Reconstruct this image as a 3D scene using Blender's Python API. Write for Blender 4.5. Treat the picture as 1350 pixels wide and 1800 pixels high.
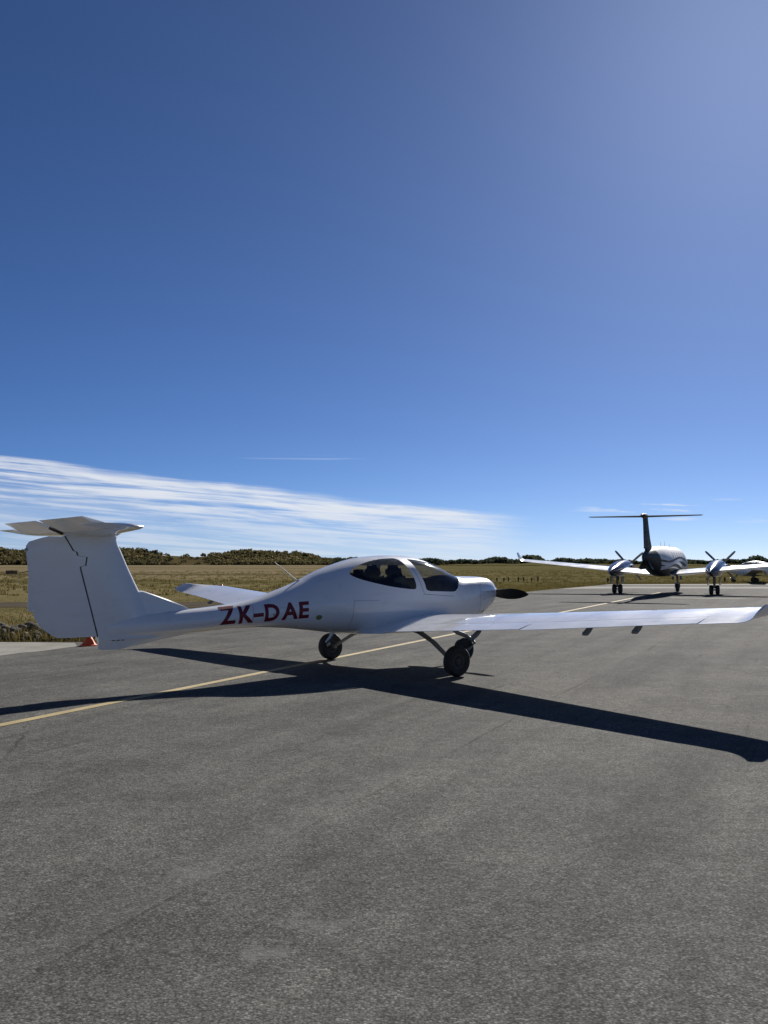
import bpy, bmesh, math, random
import numpy as np
from mathutils import Vector, Matrix
from mathutils.geometry import tessellate_polygon

for o in list(bpy.data.objects):
    bpy.data.objects.remove(o)
scn = bpy.context.scene
COL = scn.collection
R = math.radians
random.seed(7)
rng = np.random.default_rng(7)

# ------------------------------------------------------------------ camera
CAM_H = 1.5556
cam = bpy.data.cameras.new('camera')
cam.sensor_fit = 'VERTICAL'
cam.sensor_height = 24.0
cam.lens = 24.0 * 1700.0 / 1800.0
cam.clip_start = 0.05
cam.clip_end = 20000
co = bpy.data.objects.new('camera', cam)
COL.objects.link(co)
co.location = (0, 0, CAM_H)
co.rotation_euler = (R(90) + math.atan(88 / 1700.0), 0, 0)
scn.camera = co
scn.render.resolution_x = 768
scn.render.resolution_y = 1024

# ------------------------------------------------------------------ sky and sun
SUN_EL, SUN_AZ = 29.8, 23.0          # azimuth from +Y towards +X
world = bpy.data.worlds.new('World')
scn.world = world
world.use_nodes = True
wn, wl = world.node_tree.nodes, world.node_tree.links
wn.clear()


class NG:
    """small helper to write node graphs"""
    def __init__(s, tree):
        s.t = tree

    def n(s, typ, **kw):
        nd = s.t.nodes.new(typ)
        ins = kw.pop('ins', {})
        for k, v in kw.items():
            setattr(nd, k, v)
        for k, v in ins.items():
            s.put(nd, k, v)
        return nd

    def put(s, nd, k, v):
        sock = nd.inputs[k]
        if isinstance(v, bpy.types.NodeSocket):
            s.t.links.new(v, sock)
        else:
            sock.default_value = v

    def m(s, op, a, b=None, c=None, clamp=False):
        nd = s.t.nodes.new('ShaderNodeMath')
        nd.operation = op
        nd.use_clamp = clamp
        for i, v in enumerate((a, b, c)):
            if v is not None:
                s.put(nd, i, v)
        return nd.outputs[0]

    def ramp(s, fac, stops, interp='LINEAR'):
        nd = s.t.nodes.new('ShaderNodeValToRGB')
        nd.color_ramp.interpolation = interp
        el = nd.color_ramp.elements
        while len(el) < len(stops):
            el.new(0.5)
        for e, (p, c) in zip(el, stops):
            e.position = p
            e.color = c if len(c) == 4 else (*c, 1)
        s.t.links.new(fac, nd.inputs[0])
        return nd.outputs[0]

    def mr(s, v, a, b, c=0.0, d=1.0, smooth=True):
        nd = s.t.nodes.new('ShaderNodeMapRange')
        nd.interpolation_type = 'SMOOTHSTEP' if smooth else 'LINEAR'
        for i, x in enumerate((v, a, b, c, d)):
            s.put(nd, i, x)
        return nd.outputs[0]

    def mix(s, fac, a, b, blend='MIX'):
        nd = s.t.nodes.new('ShaderNodeMix')
        nd.data_type = 'RGBA'
        nd.blend_type = blend
        s.put(nd, 0, fac)
        s.put(nd, 6, a)
        s.put(nd, 7, b)
        return nd.outputs[2]

    def noise(s, vec, scale, detail=4, rough=.5, dist=0.0):
        nd = s.n('ShaderNodeTexNoise', ins={'Scale': scale, 'Detail': detail, 'Roughness': rough, 'Distortion': dist})
        if vec is not None:
            s.put(nd, 'Vector', vec)
        return nd.outputs[0]

    def vec(s, x, y, z=0.0):
        nd = s.t.nodes.new('ShaderNodeCombineXYZ')
        for i, v in enumerate((x, y, z)):
            s.put(nd, i, v)
        return nd.outputs[0]


g = NG(world.node_tree)
sky = g.n('ShaderNodeTexSky', sky_type='NISHITA', sun_disc=False)
sky.sun_elevation = R(SUN_EL)
sky.sun_rotation = R(SUN_AZ)
sky.altitude = 600
sky.air_density = 0.5
sky.dust_density = 0.4
sky.ozone_density = 10.0
tc = g.n('ShaderNodeTexCoord')
sep = g.n('ShaderNodeSeparateXYZ', ins={0: tc.outputs['Generated']})
X, Y, Z = sep.outputs
u = g.m('ARCTAN2', X, Y)                       # azimuth, 0 = +Y
hyp = g.m('SQRT', g.m('ADD', g.m('MULTIPLY', X, X), g.m('MULTIPLY', Y, Y)))
v = g.m('ARCTAN2', Z, hyp)                     # elevation
# cirrus sheet: upper limit falls from left to right, streaks run along it
top = g.m('ADD', g.m('MULTIPLY', u, -0.098), 0.0655)
wv = g.m('SUBTRACT', top, v)
edge = g.m('MULTIPLY', g.m('SUBTRACT', g.noise(g.vec(g.m('MULTIPLY', u, 7.0), 0.3, 0), 1.0, 3), .5), 0.014)
wv2 = g.m('ADD', wv, edge)
sv = g.vec(g.m('MULTIPLY', u, 3.4), g.m('MULTIPLY', g.m('SUBTRACT', v, g.m('MULTIPLY', u, -0.085)), 85.0), 0)
st1 = g.noise(sv, 1.0, 6, .66, .9)
sv2 = g.vec(g.m('MULTIPLY', u, 9.0), g.m('MULTIPLY', g.m('SUBTRACT', v, g.m('MULTIPLY', u, -0.06)), 240.0), 3.7)
st2 = g.noise(sv2, 1.0, 5, .6, .5)
patch = g.noise(g.vec(g.m('MULTIPLY', u, 6.5), g.m('MULTIPLY', g.m('SUBTRACT', v, g.m('MULTIPLY', u, -0.09)), 42.0), 1.9), 1.0, 4, .6, .6)
streak = g.m('ADD', g.m('ADD', g.m('MULTIPLY', st1, .42), g.m('MULTIPLY', st2, .30)), g.m('MULTIPLY', patch, .28))
body = g.m('MULTIPLY', g.mr(wv2, 0.0, g.mr(st2, .35, .65, .003, .012)), g.mr(wv2, .014, .055, 1.0, .55))
endf = g.mr(u, .07, .17, 1.0, 0.0)
d1 = g.m('MULTIPLY', g.m('MULTIPLY', body, g.mr(streak, .385, .57)), endf)
# thin veil low down
veil = g.m('MULTIPLY', g.m('MULTIPLY', g.mr(wv2, .01, .05), g.mr(v, .0, .02)), g.m('MULTIPLY', g.mr(st1, .3, .7, .14, .46), g.mr(u, -.02, .30, 1.0, .15)))
# small wisps right of the sheet
sv3 = g.vec(g.m('MULTIPLY', u, 13.0), g.m('MULTIPLY', g.m('ADD', v, g.m('MULTIPLY', u, .05)), 150.0), 9.1)
ws = g.m('MULTIPLY', g.mr(g.noise(sv3, 1.0, 4, .55, .1), .54, .68), g.m('MULTIPLY', g.mr(v, .036, .046), g.mr(v, .056, .064, 1.0, 0.0)))
ws = g.m('MULTIPLY', ws, g.m('MULTIPLY', g.mr(u, .18, .24), .75))
# one hair-thin streak above
sv4 = g.vec(g.m('MULTIPLY', u, 5.0), g.m('MULTIPLY', v, 260.0), 4.4)
hair = g.m('MULTIPLY', g.mr(g.noise(sv4, 1.0, 3), .55, .75, 0, .25), g.m('MULTIPLY', g.mr(v, .098, .104), g.mr(v, .106, .112, 1.0, 0.0)))
hair = g.m('MULTIPLY', hair, g.m('MULTIPLY', g.mr(u, -.16, -.12), g.mr(u, -.06, -.01, 1.0, 0.0)))
dens = g.m('MAXIMUM', g.m('MAXIMUM', d1, veil), g.m('MAXIMUM', ws, hair))
dens = g.m('MULTIPLY', dens, .92, clamp=True)
CLOUD = 11.5
hs_ = g.n('ShaderNodeHueSaturation', ins={'Saturation': 1.0, 'Color': sky.outputs[0]})
skyc = g.mix(dens, hs_.outputs[0], (CLOUD * .93, CLOUD * .97, CLOUD * 1.03, 1))
bg = g.n('ShaderNodeBackground', ins={'Color': skyc, 'Strength': 0.051})
wo = g.n('ShaderNodeOutputWorld')
wl.new(bg.outputs[0], wo.inputs[0])

sun = bpy.data.lights.new('sun', 'SUN')
sun.energy = 5.0
sun.angle = R(0.5)
sun.color = (1.0, .95, .88)
so = bpy.data.objects.new('sun', sun)
COL.objects.link(so)
sd = Vector((math.sin(R(SUN_AZ)) * math.cos(R(SUN_EL)), math.cos(R(SUN_AZ)) * math.cos(R(SUN_EL)), math.sin(R(SUN_EL))))
so.rotation_euler = sd.to_track_quat('Z', 'Y').to_euler()

scn.view_settings.view_transform = 'Standard'
scn.view_settings.look = 'None'
scn.view_settings.gamma = 1.0
scn.view_settings.exposure = 0.54


# ------------------------------------------------------------------ materials
def mat(name):
    m = bpy.data.materials.new(name)
    m.use_nodes = True
    nt = m.node_tree
    b = nt.nodes['Principled BSDF']
    return m, NG(nt), b


def simple(name, col, rough=.5, metal=0.0, coat=0.0, var=.06, scale=6.0, bump=0.0, spec=.5):
    m, q, b = mat(name)
    t = q.n('ShaderNodeTexCoord').outputs['Object']
    nz = q.noise(t, scale, 5, .6)
    lo = tuple(c * (1 - var) for c in col)
    hi = tuple(min(1, c * (1 + var)) for c in col)
    q.put(b, 'Base Color', q.ramp(nz, [(.3, lo), (.7, hi)]))
    q.put(b, 'Roughness', q.mr(q.noise(t, scale * 2.3, 3), .3, .7, rough * .85, min(1, rough * 1.15)))
    b.inputs['Metallic'].default_value = metal
    b.inputs['Coat Weight'].default_value = coat
    b.inputs['Coat Roughness'].default_value = .08
    b.inputs['Specular IOR Level'].default_value = spec
    if bump:
        bp = q.n('ShaderNodeBump', ins={'Strength': bump, 'Distance': .01, 'Height': q.noise(t, scale * 6, 4)})
        q.put(b, 'Normal', bp.outputs[0])
    return m


M = {}
M['white'] = simple('white_paint', (.77, .78, .79), .30, coat=1.0, var=.025, scale=2.5)
def grimy_white():
    m, q, b = mat('white_gelcoat')
    t = q.n('ShaderNodeTexCoord').outputs['Object']
    sp = q.n('ShaderNodeSeparateXYZ', ins={0: t})
    n = q.noise(t, 2.2, 6, .6)
    c = q.ramp(n, [(.3, (.755, .765, .775)), (.7, (.795, .80, .81))])
    stv = q.vec(q.m('MULTIPLY', sp.outputs[0], 1.1), q.m('MULTIPLY', sp.outputs[1], 9.0), q.m('MULTIPLY', sp.outputs[2], 16.0))
    st = q.mr(q.noise(stv, 1.0, 5, .65), .52, .78)
    c = q.mix(q.m('MULTIPLY', st, .22), c, (.40, .38, .34, 1))
    q.put(b, 'Base Color', c)
    q.put(b, 'Roughness', q.mr(n, .3, .7, .26, .36))
    b.inputs['Coat Weight'].default_value = 1.0
    q.put(b, 'Coat Roughness', q.mr(st, 0, 1, .06, .22))
    bp = q.n('ShaderNodeBump', ins={'Strength': .05, 'Distance': .01, 'Height': q.noise(t, 3.0, 3)})
    q.put(b, 'Coat Normal', bp.outputs[0])
    return m


M['white'] = grimy_white()
M['rubber'] = simple('tyre_rubber', (.018, .018, .019), .75, var=.2, scale=20)
M['black'] = simple('black_paint', (.012, .012, .013), .45, var=.1)
M['seal'] = simple('dark_gap', (.015, .017, .02), .8, var=.1)
M['metal'] = simple('grey_metal', (.32, .32, .31), .42, metal=.7, var=.1, scale=9)
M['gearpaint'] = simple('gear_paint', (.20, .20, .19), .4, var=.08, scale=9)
M['hub'] = simple('wheel_hub', (.035, .035, .037), .55, metal=.1, var=.1, scale=12)
M['seat'] = simple('seat_leather', (.022, .023, .028), .9, var=.2, scale=12, spec=.1)
M['lining'] = simple('cabin_lining', (.50, .47, .42), .85, var=.05)
M['red'] = simple('registration_red', (.15, .008, .016), .45, var=.08, scale=15)
M['navy'] = simple('navy_paint', (.014, .024, .062), .16, spec=.35, coat=.0, var=.08, scale=3)
M['chrome'] = simple('polished_metal', (.28, .29, .30), .4, metal=.6, var=.05)
M['darkgrey'] = simple('dark_grey_paint', (.030, .038, .042), .6, spec=.25, var=.08, scale=3)
M['orange'] = simple('orange_plastic', (.75, .10, .025), .55, var=.1, scale=8)
M['brown'] = simple('weathered_wood', (.14, .10, .052), .9, var=.25, scale=14, bump=.3)
M['yellowrod'] = simple('antenna_rod', (.62, .58, .44), .5, var=.05)
M['decal'] = simple('green_decal', (.16, .22, .06), .5, var=.1)
M['greydecal'] = simple('grey_decal', (.16, .17, .19), .5, var=.1)
M['shaded_white'] = simple('shaded_white_paint', (.24, .275, .32), .7, var=.05, spec=.0)  # white tailplane of the twin, its underside shade put into the base colour
M['matte'] = simple('matte_black_trim', (.010, .010, .011), 1.0, var=.1, spec=.0)
M['propblack'] = simple('propeller_black', (.010, .010, .010), .75, var=.15, spec=.15)
M['lamp_red'] = simple('red_lens', (.35, .02, .02), .2, var=.05)


def glass_mat():
    m, q, b = mat('canopy_glass')
    nt = m.node_tree
    nt.nodes.remove(b)
    bf = q.n('ShaderNodeNewGeometry').outputs['Backfacing']
    fr = q.n('ShaderNodeFresnel', ins={'IOR': q.mr(bf, 0.0, 1.0, 1.48, 1 / 1.48, smooth=False)})
    tr = q.n('ShaderNodeBsdfTransparent', ins={'Color': (.66, .69, .70, 1)})
    gl = q.n('ShaderNodeBsdfGlossy', ins={'Color': (1, 1, 1, 1), 'Roughness': .06})
    mx = q.n('ShaderNodeMixShader')
    nt.links.new(q.m('MULTIPLY', fr.outputs[0], 1.0), mx.inputs[0])
    nt.links.new(tr.outputs[0], mx.inputs[1])
    nt.links.new(gl.outputs[0], mx.inputs[2])
    df = q.n('ShaderNodeBsdfTranslucent', ins={'Color': (.75, .76, .75, 1)})
    t = q.n('ShaderNodeTexCoord').outputs['Object']
    mx2 = q.n('ShaderNodeMixShader')
    nt.links.new(q.mr(q.noise(t, 9, 5), .3, .8, .012, .035), mx2.inputs[0])
    nt.links.new(mx.outputs[0], mx2.inputs[1])
    nt.links.new(df.outputs[0], mx2.inputs[2])
    nt.links.new(mx2.outputs[0], nt.nodes['Material Output'].inputs[0])
    return m


M['glass'] = glass_mat()


def skin_mat():
    m, q, b = mat('white_glass_fibre_skin')
    nt = m.node_tree
    b.inputs['Base Color'].default_value = (.80, .81, .82, 1)
    b.inputs['Roughness'].default_value = .35
    t = q.n('ShaderNodeTexCoord').outputs['Object']
    tl = q.n('ShaderNodeBsdfTranslucent', ins={'Color': (.75, .70, .62, 1)})
    mx = q.n('ShaderNodeMixShader')
    nt.links.new(q.mr(q.noise(t, 3, 3), .3, .7, .08, .20), mx.inputs[0])
    nt.links.new(b.outputs[0], mx.inputs[1])
    nt.links.new(tl.outputs[0], mx.inputs[2])
    nt.links.new(mx.outputs[0], nt.nodes['Material Output'].inputs[0])
    return m


M['skin'] = skin_mat()
LINE_DIR = Vector((.404, .915)).normalized()
LA = math.atan2(LINE_DIR.y, LINE_DIR.x)


JOINTS = [(2.74, .016, .42), (-1.35, .016, .45), (-5.4, .02, .5), (10.3, .02, .5)]


def asphalt_mat():
    m, q, b = mat('asphalt')
    pos = q.n('ShaderNodeNewGeometry').outputs['Position']
    rot = q.n('ShaderNodeVectorRotate', rotation_type='Z_AXIS', ins={'Vector': pos, 'Angle': -LA}).outputs[0]
    vo = q.n('ShaderNodeTexVoronoi', ins={'Vector': pos, 'Scale': 95.0, 'Randomness': 1.0})
    cellv = q.n('ShaderNodeSeparateColor', ins={0: vo.outputs['Color']}).outputs[0]
    stone = q.ramp(cellv, [(0, (0.0955, 0.0956, 0.0902)), (.45, (0.1187, 0.1187, 0.1122)), (.8, (0.1449, 0.1448, 0.1364)), (.95, (0.2036, 0.2036, 0.1906))])
    gap = q.mr(vo.outputs['Distance'], .42, .75)
    c = q.mix(q.m('MULTIPLY', gap, .55), stone, (.022, .021, .020, 1))
    # coarser mottling
    n1 = q.noise(pos, 26.0, 4, .65)
    c = q.mix(1.0, c, q.ramp(n1, [(.3, (.78, .78, .78)), (.7, (1.22, 1.22, 1.22))]), 'MULTIPLY')
    n9 = q.noise(pos, 8.0, 4, .6, .6)
    c = q.mix(1.0, c, q.ramp(n9, [(.32, (.84, .84, .84)), (.68, (1.14, 1.14, 1.14))]), 'MULTIPLY')
    n2 = q.noise(pos, 1.1, 5, .6)
    c = q.mix(1.0, c, q.ramp(n2, [(.25, (.78, .78, .79)), (.75, (1.22, 1.21, 1.19))]), 'MULTIPLY')
    n5 = q.noise(pos, .12, 4, .6)
    c = q.mix(1.0, c, q.ramp(n5, [(.3, (.84, .84, .85)), (.7, (1.16, 1.15, 1.13))]), 'MULTIPLY')
    # laying streaks along the taxi direction
    sx = q.n('ShaderNodeSeparateXYZ', ins={0: rot})
    sv = q.vec(q.m('MULTIPLY', sx.outputs[0], .16), q.m('MULTIPLY', sx.outputs[1], 1.6), 0)
    n3 = q.noise(sv, 1.0, 5, .6, .3)
    c = q.mix(1.0, c, q.ramp(n3, [(.3, (.74, .74, .74)), (.5, (1, 1, 1)), (.75, (1.24, 1.23, 1.19))]), 'MULTIPLY')
    # thin dark tyre scuffs
    sv2 = q.vec(q.m('MULTIPLY', sx.outputs[0], .30), q.m('MULTIPLY', sx.outputs[1], 5.5), 5.0)
    n4 = q.noise(sv2, 1.0, 3, .5, .8)
    scuff = q.m('MULTIPLY', q.mr(n4, .63, .72), q.mr(q.noise(pos, .45, 3), .45, .62))
    c = q.mix(q.m('MULTIPLY', scuff, .45), c, (.018, .018, .018, 1))
    # paving joints and hairline cracks
    wv = q.m('MULTIPLY', q.m('SUBTRACT', q.noise(pos, .7, 4), .5), .10)
    for (off, wd, k) in JOINTS:
        dl = q.m('ABSOLUTE', q.m('SUBTRACT', q.m('ADD', sx.outputs[1], wv), off))
        brk = q.mr(q.noise(q.vec(q.m('MULTIPLY', sx.outputs[0], .55), off, 0), 1.0, 3), .40, .60)
        c = q.mix(q.m('MULTIPLY', q.m('MULTIPLY', q.mr(dl, wd * .4, wd, k, 0.0), brk), 1.0), c, (.020, .020, .019, 1))
        band = q.m('MULTIPLY', q.mr(q.m('SUBTRACT', q.m('ADD', sx.outputs[1], wv), off), .0, .02), q.mr(q.m('SUBTRACT', q.m('ADD', sx.outputs[1], wv), off), .05, .45, 1.0, 0.0))
        c = q.mix(q.m('MULTIPLY', band, .10), c, (.18, .175, .165, 1))
    vc = q.n('ShaderNodeTexVoronoi', feature='DISTANCE_TO_EDGE', ins={'Vector': q.n('ShaderNodeVectorMath', operation='ADD', ins={0: pos, 1: q.n('ShaderNodeVectorMath', operation='SCALE', ins={0: q.n('ShaderNodeTexNoise', ins={'Vector': pos, 'Scale': 1.6, 'Detail': 4.0}).outputs[1], 'Scale': .55}).outputs[0]}).outputs[0], 'Scale': .22})
    crack = q.m('MULTIPLY', q.mr(vc.outputs['Distance'], .0008, .0022, .55, 0.0), q.mr(q.noise(pos, .3, 3), .50, .60))
    c = q.mix(crack, c, (.018, .018, .018, 1))
    # oil drips
    vd = q.n('ShaderNodeTexVoronoi', ins={'Vector': pos, 'Scale': .55})
    drip = q.m('MULTIPLY', q.mr(q.m('ADD', vd.outputs['Distance'], q.m('MULTIPLY', q.m('SUBTRACT', q.noise(pos, 14, 3), .5), .08)), .03, .09, .5, 0.0), q.mr(q.noise(pos, .23, 2), .50, .62))
    c = q.mix(drip, c, (.028, .027, .026, 1))
    # pale dried spots
    sp = q.n('ShaderNodeSeparateXYZ', ins={0: pos})
    wob = q.m('MULTIPLY', q.m('SUBTRACT', q.noise(pos, 9.0, 5, .65), .5), .36)
    spots = None
    for (x, y, rx, ry, k) in [(-.49, 3.94, .11, .075, .5), (-.30, 4.22, .15, .08, .38), (-.95, 4.95, .14, .11, .3), (-.36, 4.36, .05, .03, .5), (.9, 6.7, .35, .06, .18)]:
        dx = q.m('DIVIDE', q.m('SUBTRACT', sp.outputs[0], x), rx)
        dy = q.m('DIVIDE', q.m('SUBTRACT', sp.outputs[1], y), ry)
        d = q.m('ADD', q.m('SQRT', q.m('ADD', q.m('MULTIPLY', dx, dx), q.m('MULTIPLY', dy, dy))), q.m('MULTIPLY', wob, 6.0))
        f = q.mr(d, .75, 1.15, k, 0.0)
        spots = f if spots is None else q.m('MAXIMUM', spots, f)
    spots = q.m('MULTIPLY', spots, q.mr(q.noise(pos, 22.0, 4, .7), .35, .62, .25, 1.0))
    c = q.mix(spots, c, (.185, .185, .18, 1))
    vs = q.n('ShaderNodeTexVoronoi', ins={'Vector': pos, 'Scale': 1.3})
    fleck = q.mr(vs.outputs['Distance'], .006, .012, .7, 0.0)
    c = q.mix(fleck, c, (.35, .35, .33, 1))
    q.put(b, 'Base Color', c)
    b.inputs['Roughness'].default_value = .9
    b.inputs['Specular IOR Level'].default_value = .03
    hgt = q.m('ADD', q.m('MULTIPLY', q.m('SUBTRACT', 1.0, vo.outputs['Distance']), .6), q.m('MULTIPLY', n1, .8))
    bp = q.n('ShaderNodeBump', ins={'Strength': .5, 'Distance': .005, 'Height': hgt})
    q.put(b, 'Normal', bp.outputs[0])
    return m


def concrete_mat():
    m, q, b = mat('concrete')
    pos = q.n('ShaderNodeNewGeometry').outputs['Position']
    n = q.noise(pos, 2.0, 6, .6)
    c = q.ramp(n, [(.3, (.20, .193, .17)), (.7, (.31, .30, .265))])
    f = q.noise(pos, 60, 3)
    c = q.mix(1.0, c, q.ramp(f, [(.3, (.85, .85, .85)), (.7, (1.1, 1.1, 1.1))]), 'MULTIPLY')
    q.put(b, 'Base Color', c)
    b.inputs['Roughness'].default_value = .95
    b.inputs['Specular IOR Level'].default_value = .08
    return m


def yellow_mat():
    m, q, b = mat('faded_yellow_paint')
    pos = q.n('ShaderNodeNewGeometry').outputs['Position']
    n = q.noise(pos, 3.0, 6, .65)
    c = q.ramp(n, [(.3, (.26, .195, .07)), (.65, (.38, .30, .135)), (.8, (.36, .32, .20))])
    wear = q.mr(q.noise(pos, 45, 4, .7), .52, .72)
    c = q.mix(q.m('MULTIPLY', wear, .6), c, (.07, .066, .058, 1))
    q.put(b, 'Base Color', c)
    b.inputs['Roughness'].default_value = .8
    return m


def field_mat():
    m, q, b = mat('grass_field')
    pos = q.n('ShaderNodeNewGeometry').outputs['Position']
    rot = q.n('ShaderNodeVectorRotate', rotation_type='Z_AXIS', ins={'Vector': pos, 'Angle': R(12)}).outputs[0]
    sx = q.n('ShaderNodeSeparateXYZ', ins={0: rot})
    sp = q.n('ShaderNodeSeparateXYZ', ins={0: pos})
    # mown bands
    sv = q.vec(q.m('MULTIPLY', sx.outputs[0], .004), q.m('MULTIPLY', sx.outputs[1], .075), 0)
    n1 = q.noise(sv, 1.0, 6, .68, .2)
    n2 = q.noise(pos, .35, 6, .65)
    n3 = q.noise(pos, 7.0, 4, .7)
    mixv = q.m('ADD', q.m('MULTIPLY', n1, .65), q.m('MULTIPLY', n2, .35))
    c = q.ramp(mixv, [(.36, (.045, .042, .016)), (.45, (.108, .092, .034)), (.55, (.145, .115, .048)), (.64, (.205, .162, .088))])
    # drier, straw-coloured farther off to the left; greener to the right
    dry = q.m('MULTIPLY', q.mr(sp.outputs[1], 75, 120), q.mr(sp.outputs[0], 25, -25))
    c = q.mix(q.m('MULTIPLY', dry, .7), c, q.ramp(n1, [(.38, (.072, .054, .027)), (.48, (.145, .112, .060)), (.62, (.225, .182, .115))]))
    green = q.m('MULTIPLY', q.mr(sp.outputs[0], -2, 20), q.mr(n1, .3, .7, .75, .30))
    c = q.mix(green, c, (.058, .056, .017, 1))
    c = q.mix(1.0, c, q.ramp(n3, [(.3, (.7, .7, .7)), (.7, (1.25, 1.25, 1.25))]), 'MULTIPLY')
    c = q.n('ShaderNodeHueSaturation', ins={'Saturation': .88, 'Value': 1.2, 'Color': c}).outputs[0]
    q.put(b, 'Base Color', c)
    b.inputs['Roughness'].default_value = 1.0
    b.inputs['Specular IOR Level'].default_value = .0
    bp = q.n('ShaderNodeBump', ins={'Strength': .6, 'Distance': .08, 'Height': q.noise(pos, 9.0, 5, .7)})
    q.put(b, 'Normal', bp.outputs[0])
    return m


def varied(name, stops, scale=.3, rough=.9, trans=0.0):
    m, q, b = mat(name)
    pos = q.n('ShaderNodeNewGeometry').outputs['Position']
    rnd = q.n('ShaderNodeNewGeometry').outputs['Random Per Island']
    n = q.noise(pos, scale, 3)
    f = q.m('ADD', q.m('MULTIPLY', n, .6), q.m('MULTIPLY', rnd, .4))
    q.put(b, 'Base Color', q.ramp(f, stops))
    b.inputs['Roughness'].default_value = rough
    b.inputs['Specular IOR Level'].default_value = .05
    if trans:
        col = q.ramp(f, stops)
        tl = q.n('ShaderNodeBsdfTranslucent', ins={'Color': col})
        mx = q.n('ShaderNodeMixShader', ins={0: trans})
        m.node_tree.links.new(b.outputs[0], mx.inputs[1])
        m.node_tree.links.new(tl.outputs[0], mx.inputs[2])
        m.node_tree.links.new(mx.outputs[0], m.node_tree.nodes['Material Output'].inputs[0])
    return m


M['asphalt'] = asphalt_mat()
M['concrete'] = concrete_mat()
M['yellow'] = yellow_mat()
M['field'] = field_mat()
M['blade'] = varied('grass_blades', [(.25, (.055, .052, .016)), (.5, (.10, .082, .028)), (.75, (.15, .115, .05))], .5, trans=.5)
M['scrub'] = varied('dune_scrub', [(.2, (.040, .042, .018)), (.42, (.085, .080, .034)), (.62, (.150, .125, .060)), (.85, (.22, .17, .095))], .03, trans=.5)
M['trees'] = varied('far_trees', [(.2, (.028, .040, .028)), (.55, (.055, .070, .044)), (.85, (.10, .105, .055))], .02, trans=.5)
M['rock'] = varied('grey_rubble', [(.2, (.05, .046, .038)), (.5, (.11, .10, .083)), (.85, (.19, .175, .145))], 3.0)
M['path'] = simple('gravel_track', (.085, .075, .058), 1.0, var=.3, scale=.8, spec=.0)
M['hill'] = simple('dune_ground', (.085, .068, .034), 1.0, var=.35, scale=.05, spec=.0)


# ------------------------------------------------------------------ mesh helpers
def mesh_obj(name, verts, faces, material, parent=None, smooth=None, tri=False):
    me = bpy.data.meshes.new(name)
    me.from_pydata([tuple(map(float, p)) for p in verts], [], [tuple(f) for f in faces])
    me.validate()
    o = bpy.data.objects.new(name, me)
    COL.objects.link(o)
    if material is not None:
        me.materials.append(M[material] if isinstance(material, str) else material)
    if smooth is not None:
        me.shade_smooth()
        me.set_sharp_from_angle(angle=R(smooth))
    if parent is not None:
        o.parent = parent
    return o


def bm_obj(name, bm, material, parent=None, smooth=None):
    bmesh.ops.recalc_face_normals(bm, faces=bm.faces)
    me = bpy.data.meshes.new(name)
    bm.to_mesh(me)
    bm.free()
    o = bpy.data.objects.new(name, me)
    COL.objects.link(o)
    me.materials.append(M[material])
    if smooth is not None:
        me.shade_smooth()
        me.set_sharp_from_angle(angle=R(smooth))
    if parent is not None:
        o.parent = parent
    return o


def empty(name, loc, rz, label, cat, group=None, scale=1.0):
    o = bpy.data.objects.new(name, None)
    COL.objects.link(o)
    o.location = loc
    o.rotation_euler = (0, 0, rz)
    o.scale = (scale,) * 3
    tag(o, label, cat, group)
    return o


def tag(o, label=None, cat=None, group=None, kind=None):
    if label: o['label'] = label
    if cat: o['category'] = cat
    if group: o['group'] = group
    if kind: o['kind'] = kind
    return o


def interp(xs, ys, x):
    """monotone-ish cubic through the points (Fritsch-Carlson)"""
    xs = np.asarray(xs, float); ys = np.asarray(ys, float)
    h = np.diff(xs); d = np.diff(ys) / h
    m = np.zeros_like(ys)
    m[1:-1] = np.where(d[:-1] * d[1:] > 0, 2 * d[:-1] * d[1:] / (d[:-1] + d[1:] + 1e-12), 0)
    m[0], m[-1] = d[0], d[-1]
    x = np.clip(np.asarray(x, float), xs[0], xs[-1])
    i = np.clip(np.searchsorted(xs, x) - 1, 0, len(h) - 1)
    t = (x - xs[i]) / h[i]
    return ((2 * t**3 - 3 * t**2 + 1) * ys[i] + (t**3 - 2 * t**2 + t) * h[i] * m[i]
            + (-2 * t**3 + 3 * t**2) * ys[i + 1] + (t**3 - t**2) * h[i] * m[i + 1])


class Body:
    """superellipse loft: rows (x, zbot, ztop, halfwidth, zwide, n_top, n_bot)"""
    def __init__(s, rows):
        a = np.array(sorted(rows))
        s.x = a[:, 0]
        s.a = a

    def par(s, x):
        return [interp(s.x, s.a[:, k], x) for k in range(1, 7)]

    def pt(s, x, phi):
        zb, zt, hw, zw, nt, nb = s.par(x)
        c, sn = np.cos(phi), np.sin(phi)
        n = np.where(sn >= 0, nt, nb)
        y = hw * np.sign(c) * np.abs(c)**(2 / n)
        z = zw + np.where(sn >= 0, zt - zw, zw - zb) * np.sign(sn) * np.abs(sn)**(2 / n)
        return y, z

    def side_y(s, x, z):
        """half width of the skin at height z"""
        zb, zt, hw, zw, nt, nb = s.par(x)
        up = z >= zw
        k = np.clip(np.where(up, (z - zw) / (zt - zw), (zw - z) / (zw - zb)), 0, 1)
        n = np.where(up, nt, nb)
        return hw * (1 - k**n)**(1 / n)

    def grid(s, xs, nphi):
        xs = np.asarray(xs, float)
        phi = np.linspace(0, 2 * np.pi, nphi, endpoint=False) - np.pi / 2
        X, P = np.meshgrid(xs, phi, indexing='ij')
        y, z = s.pt(X.ravel(), P.ravel())
        return np.stack([X.ravel(), y, z], 1)


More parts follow.
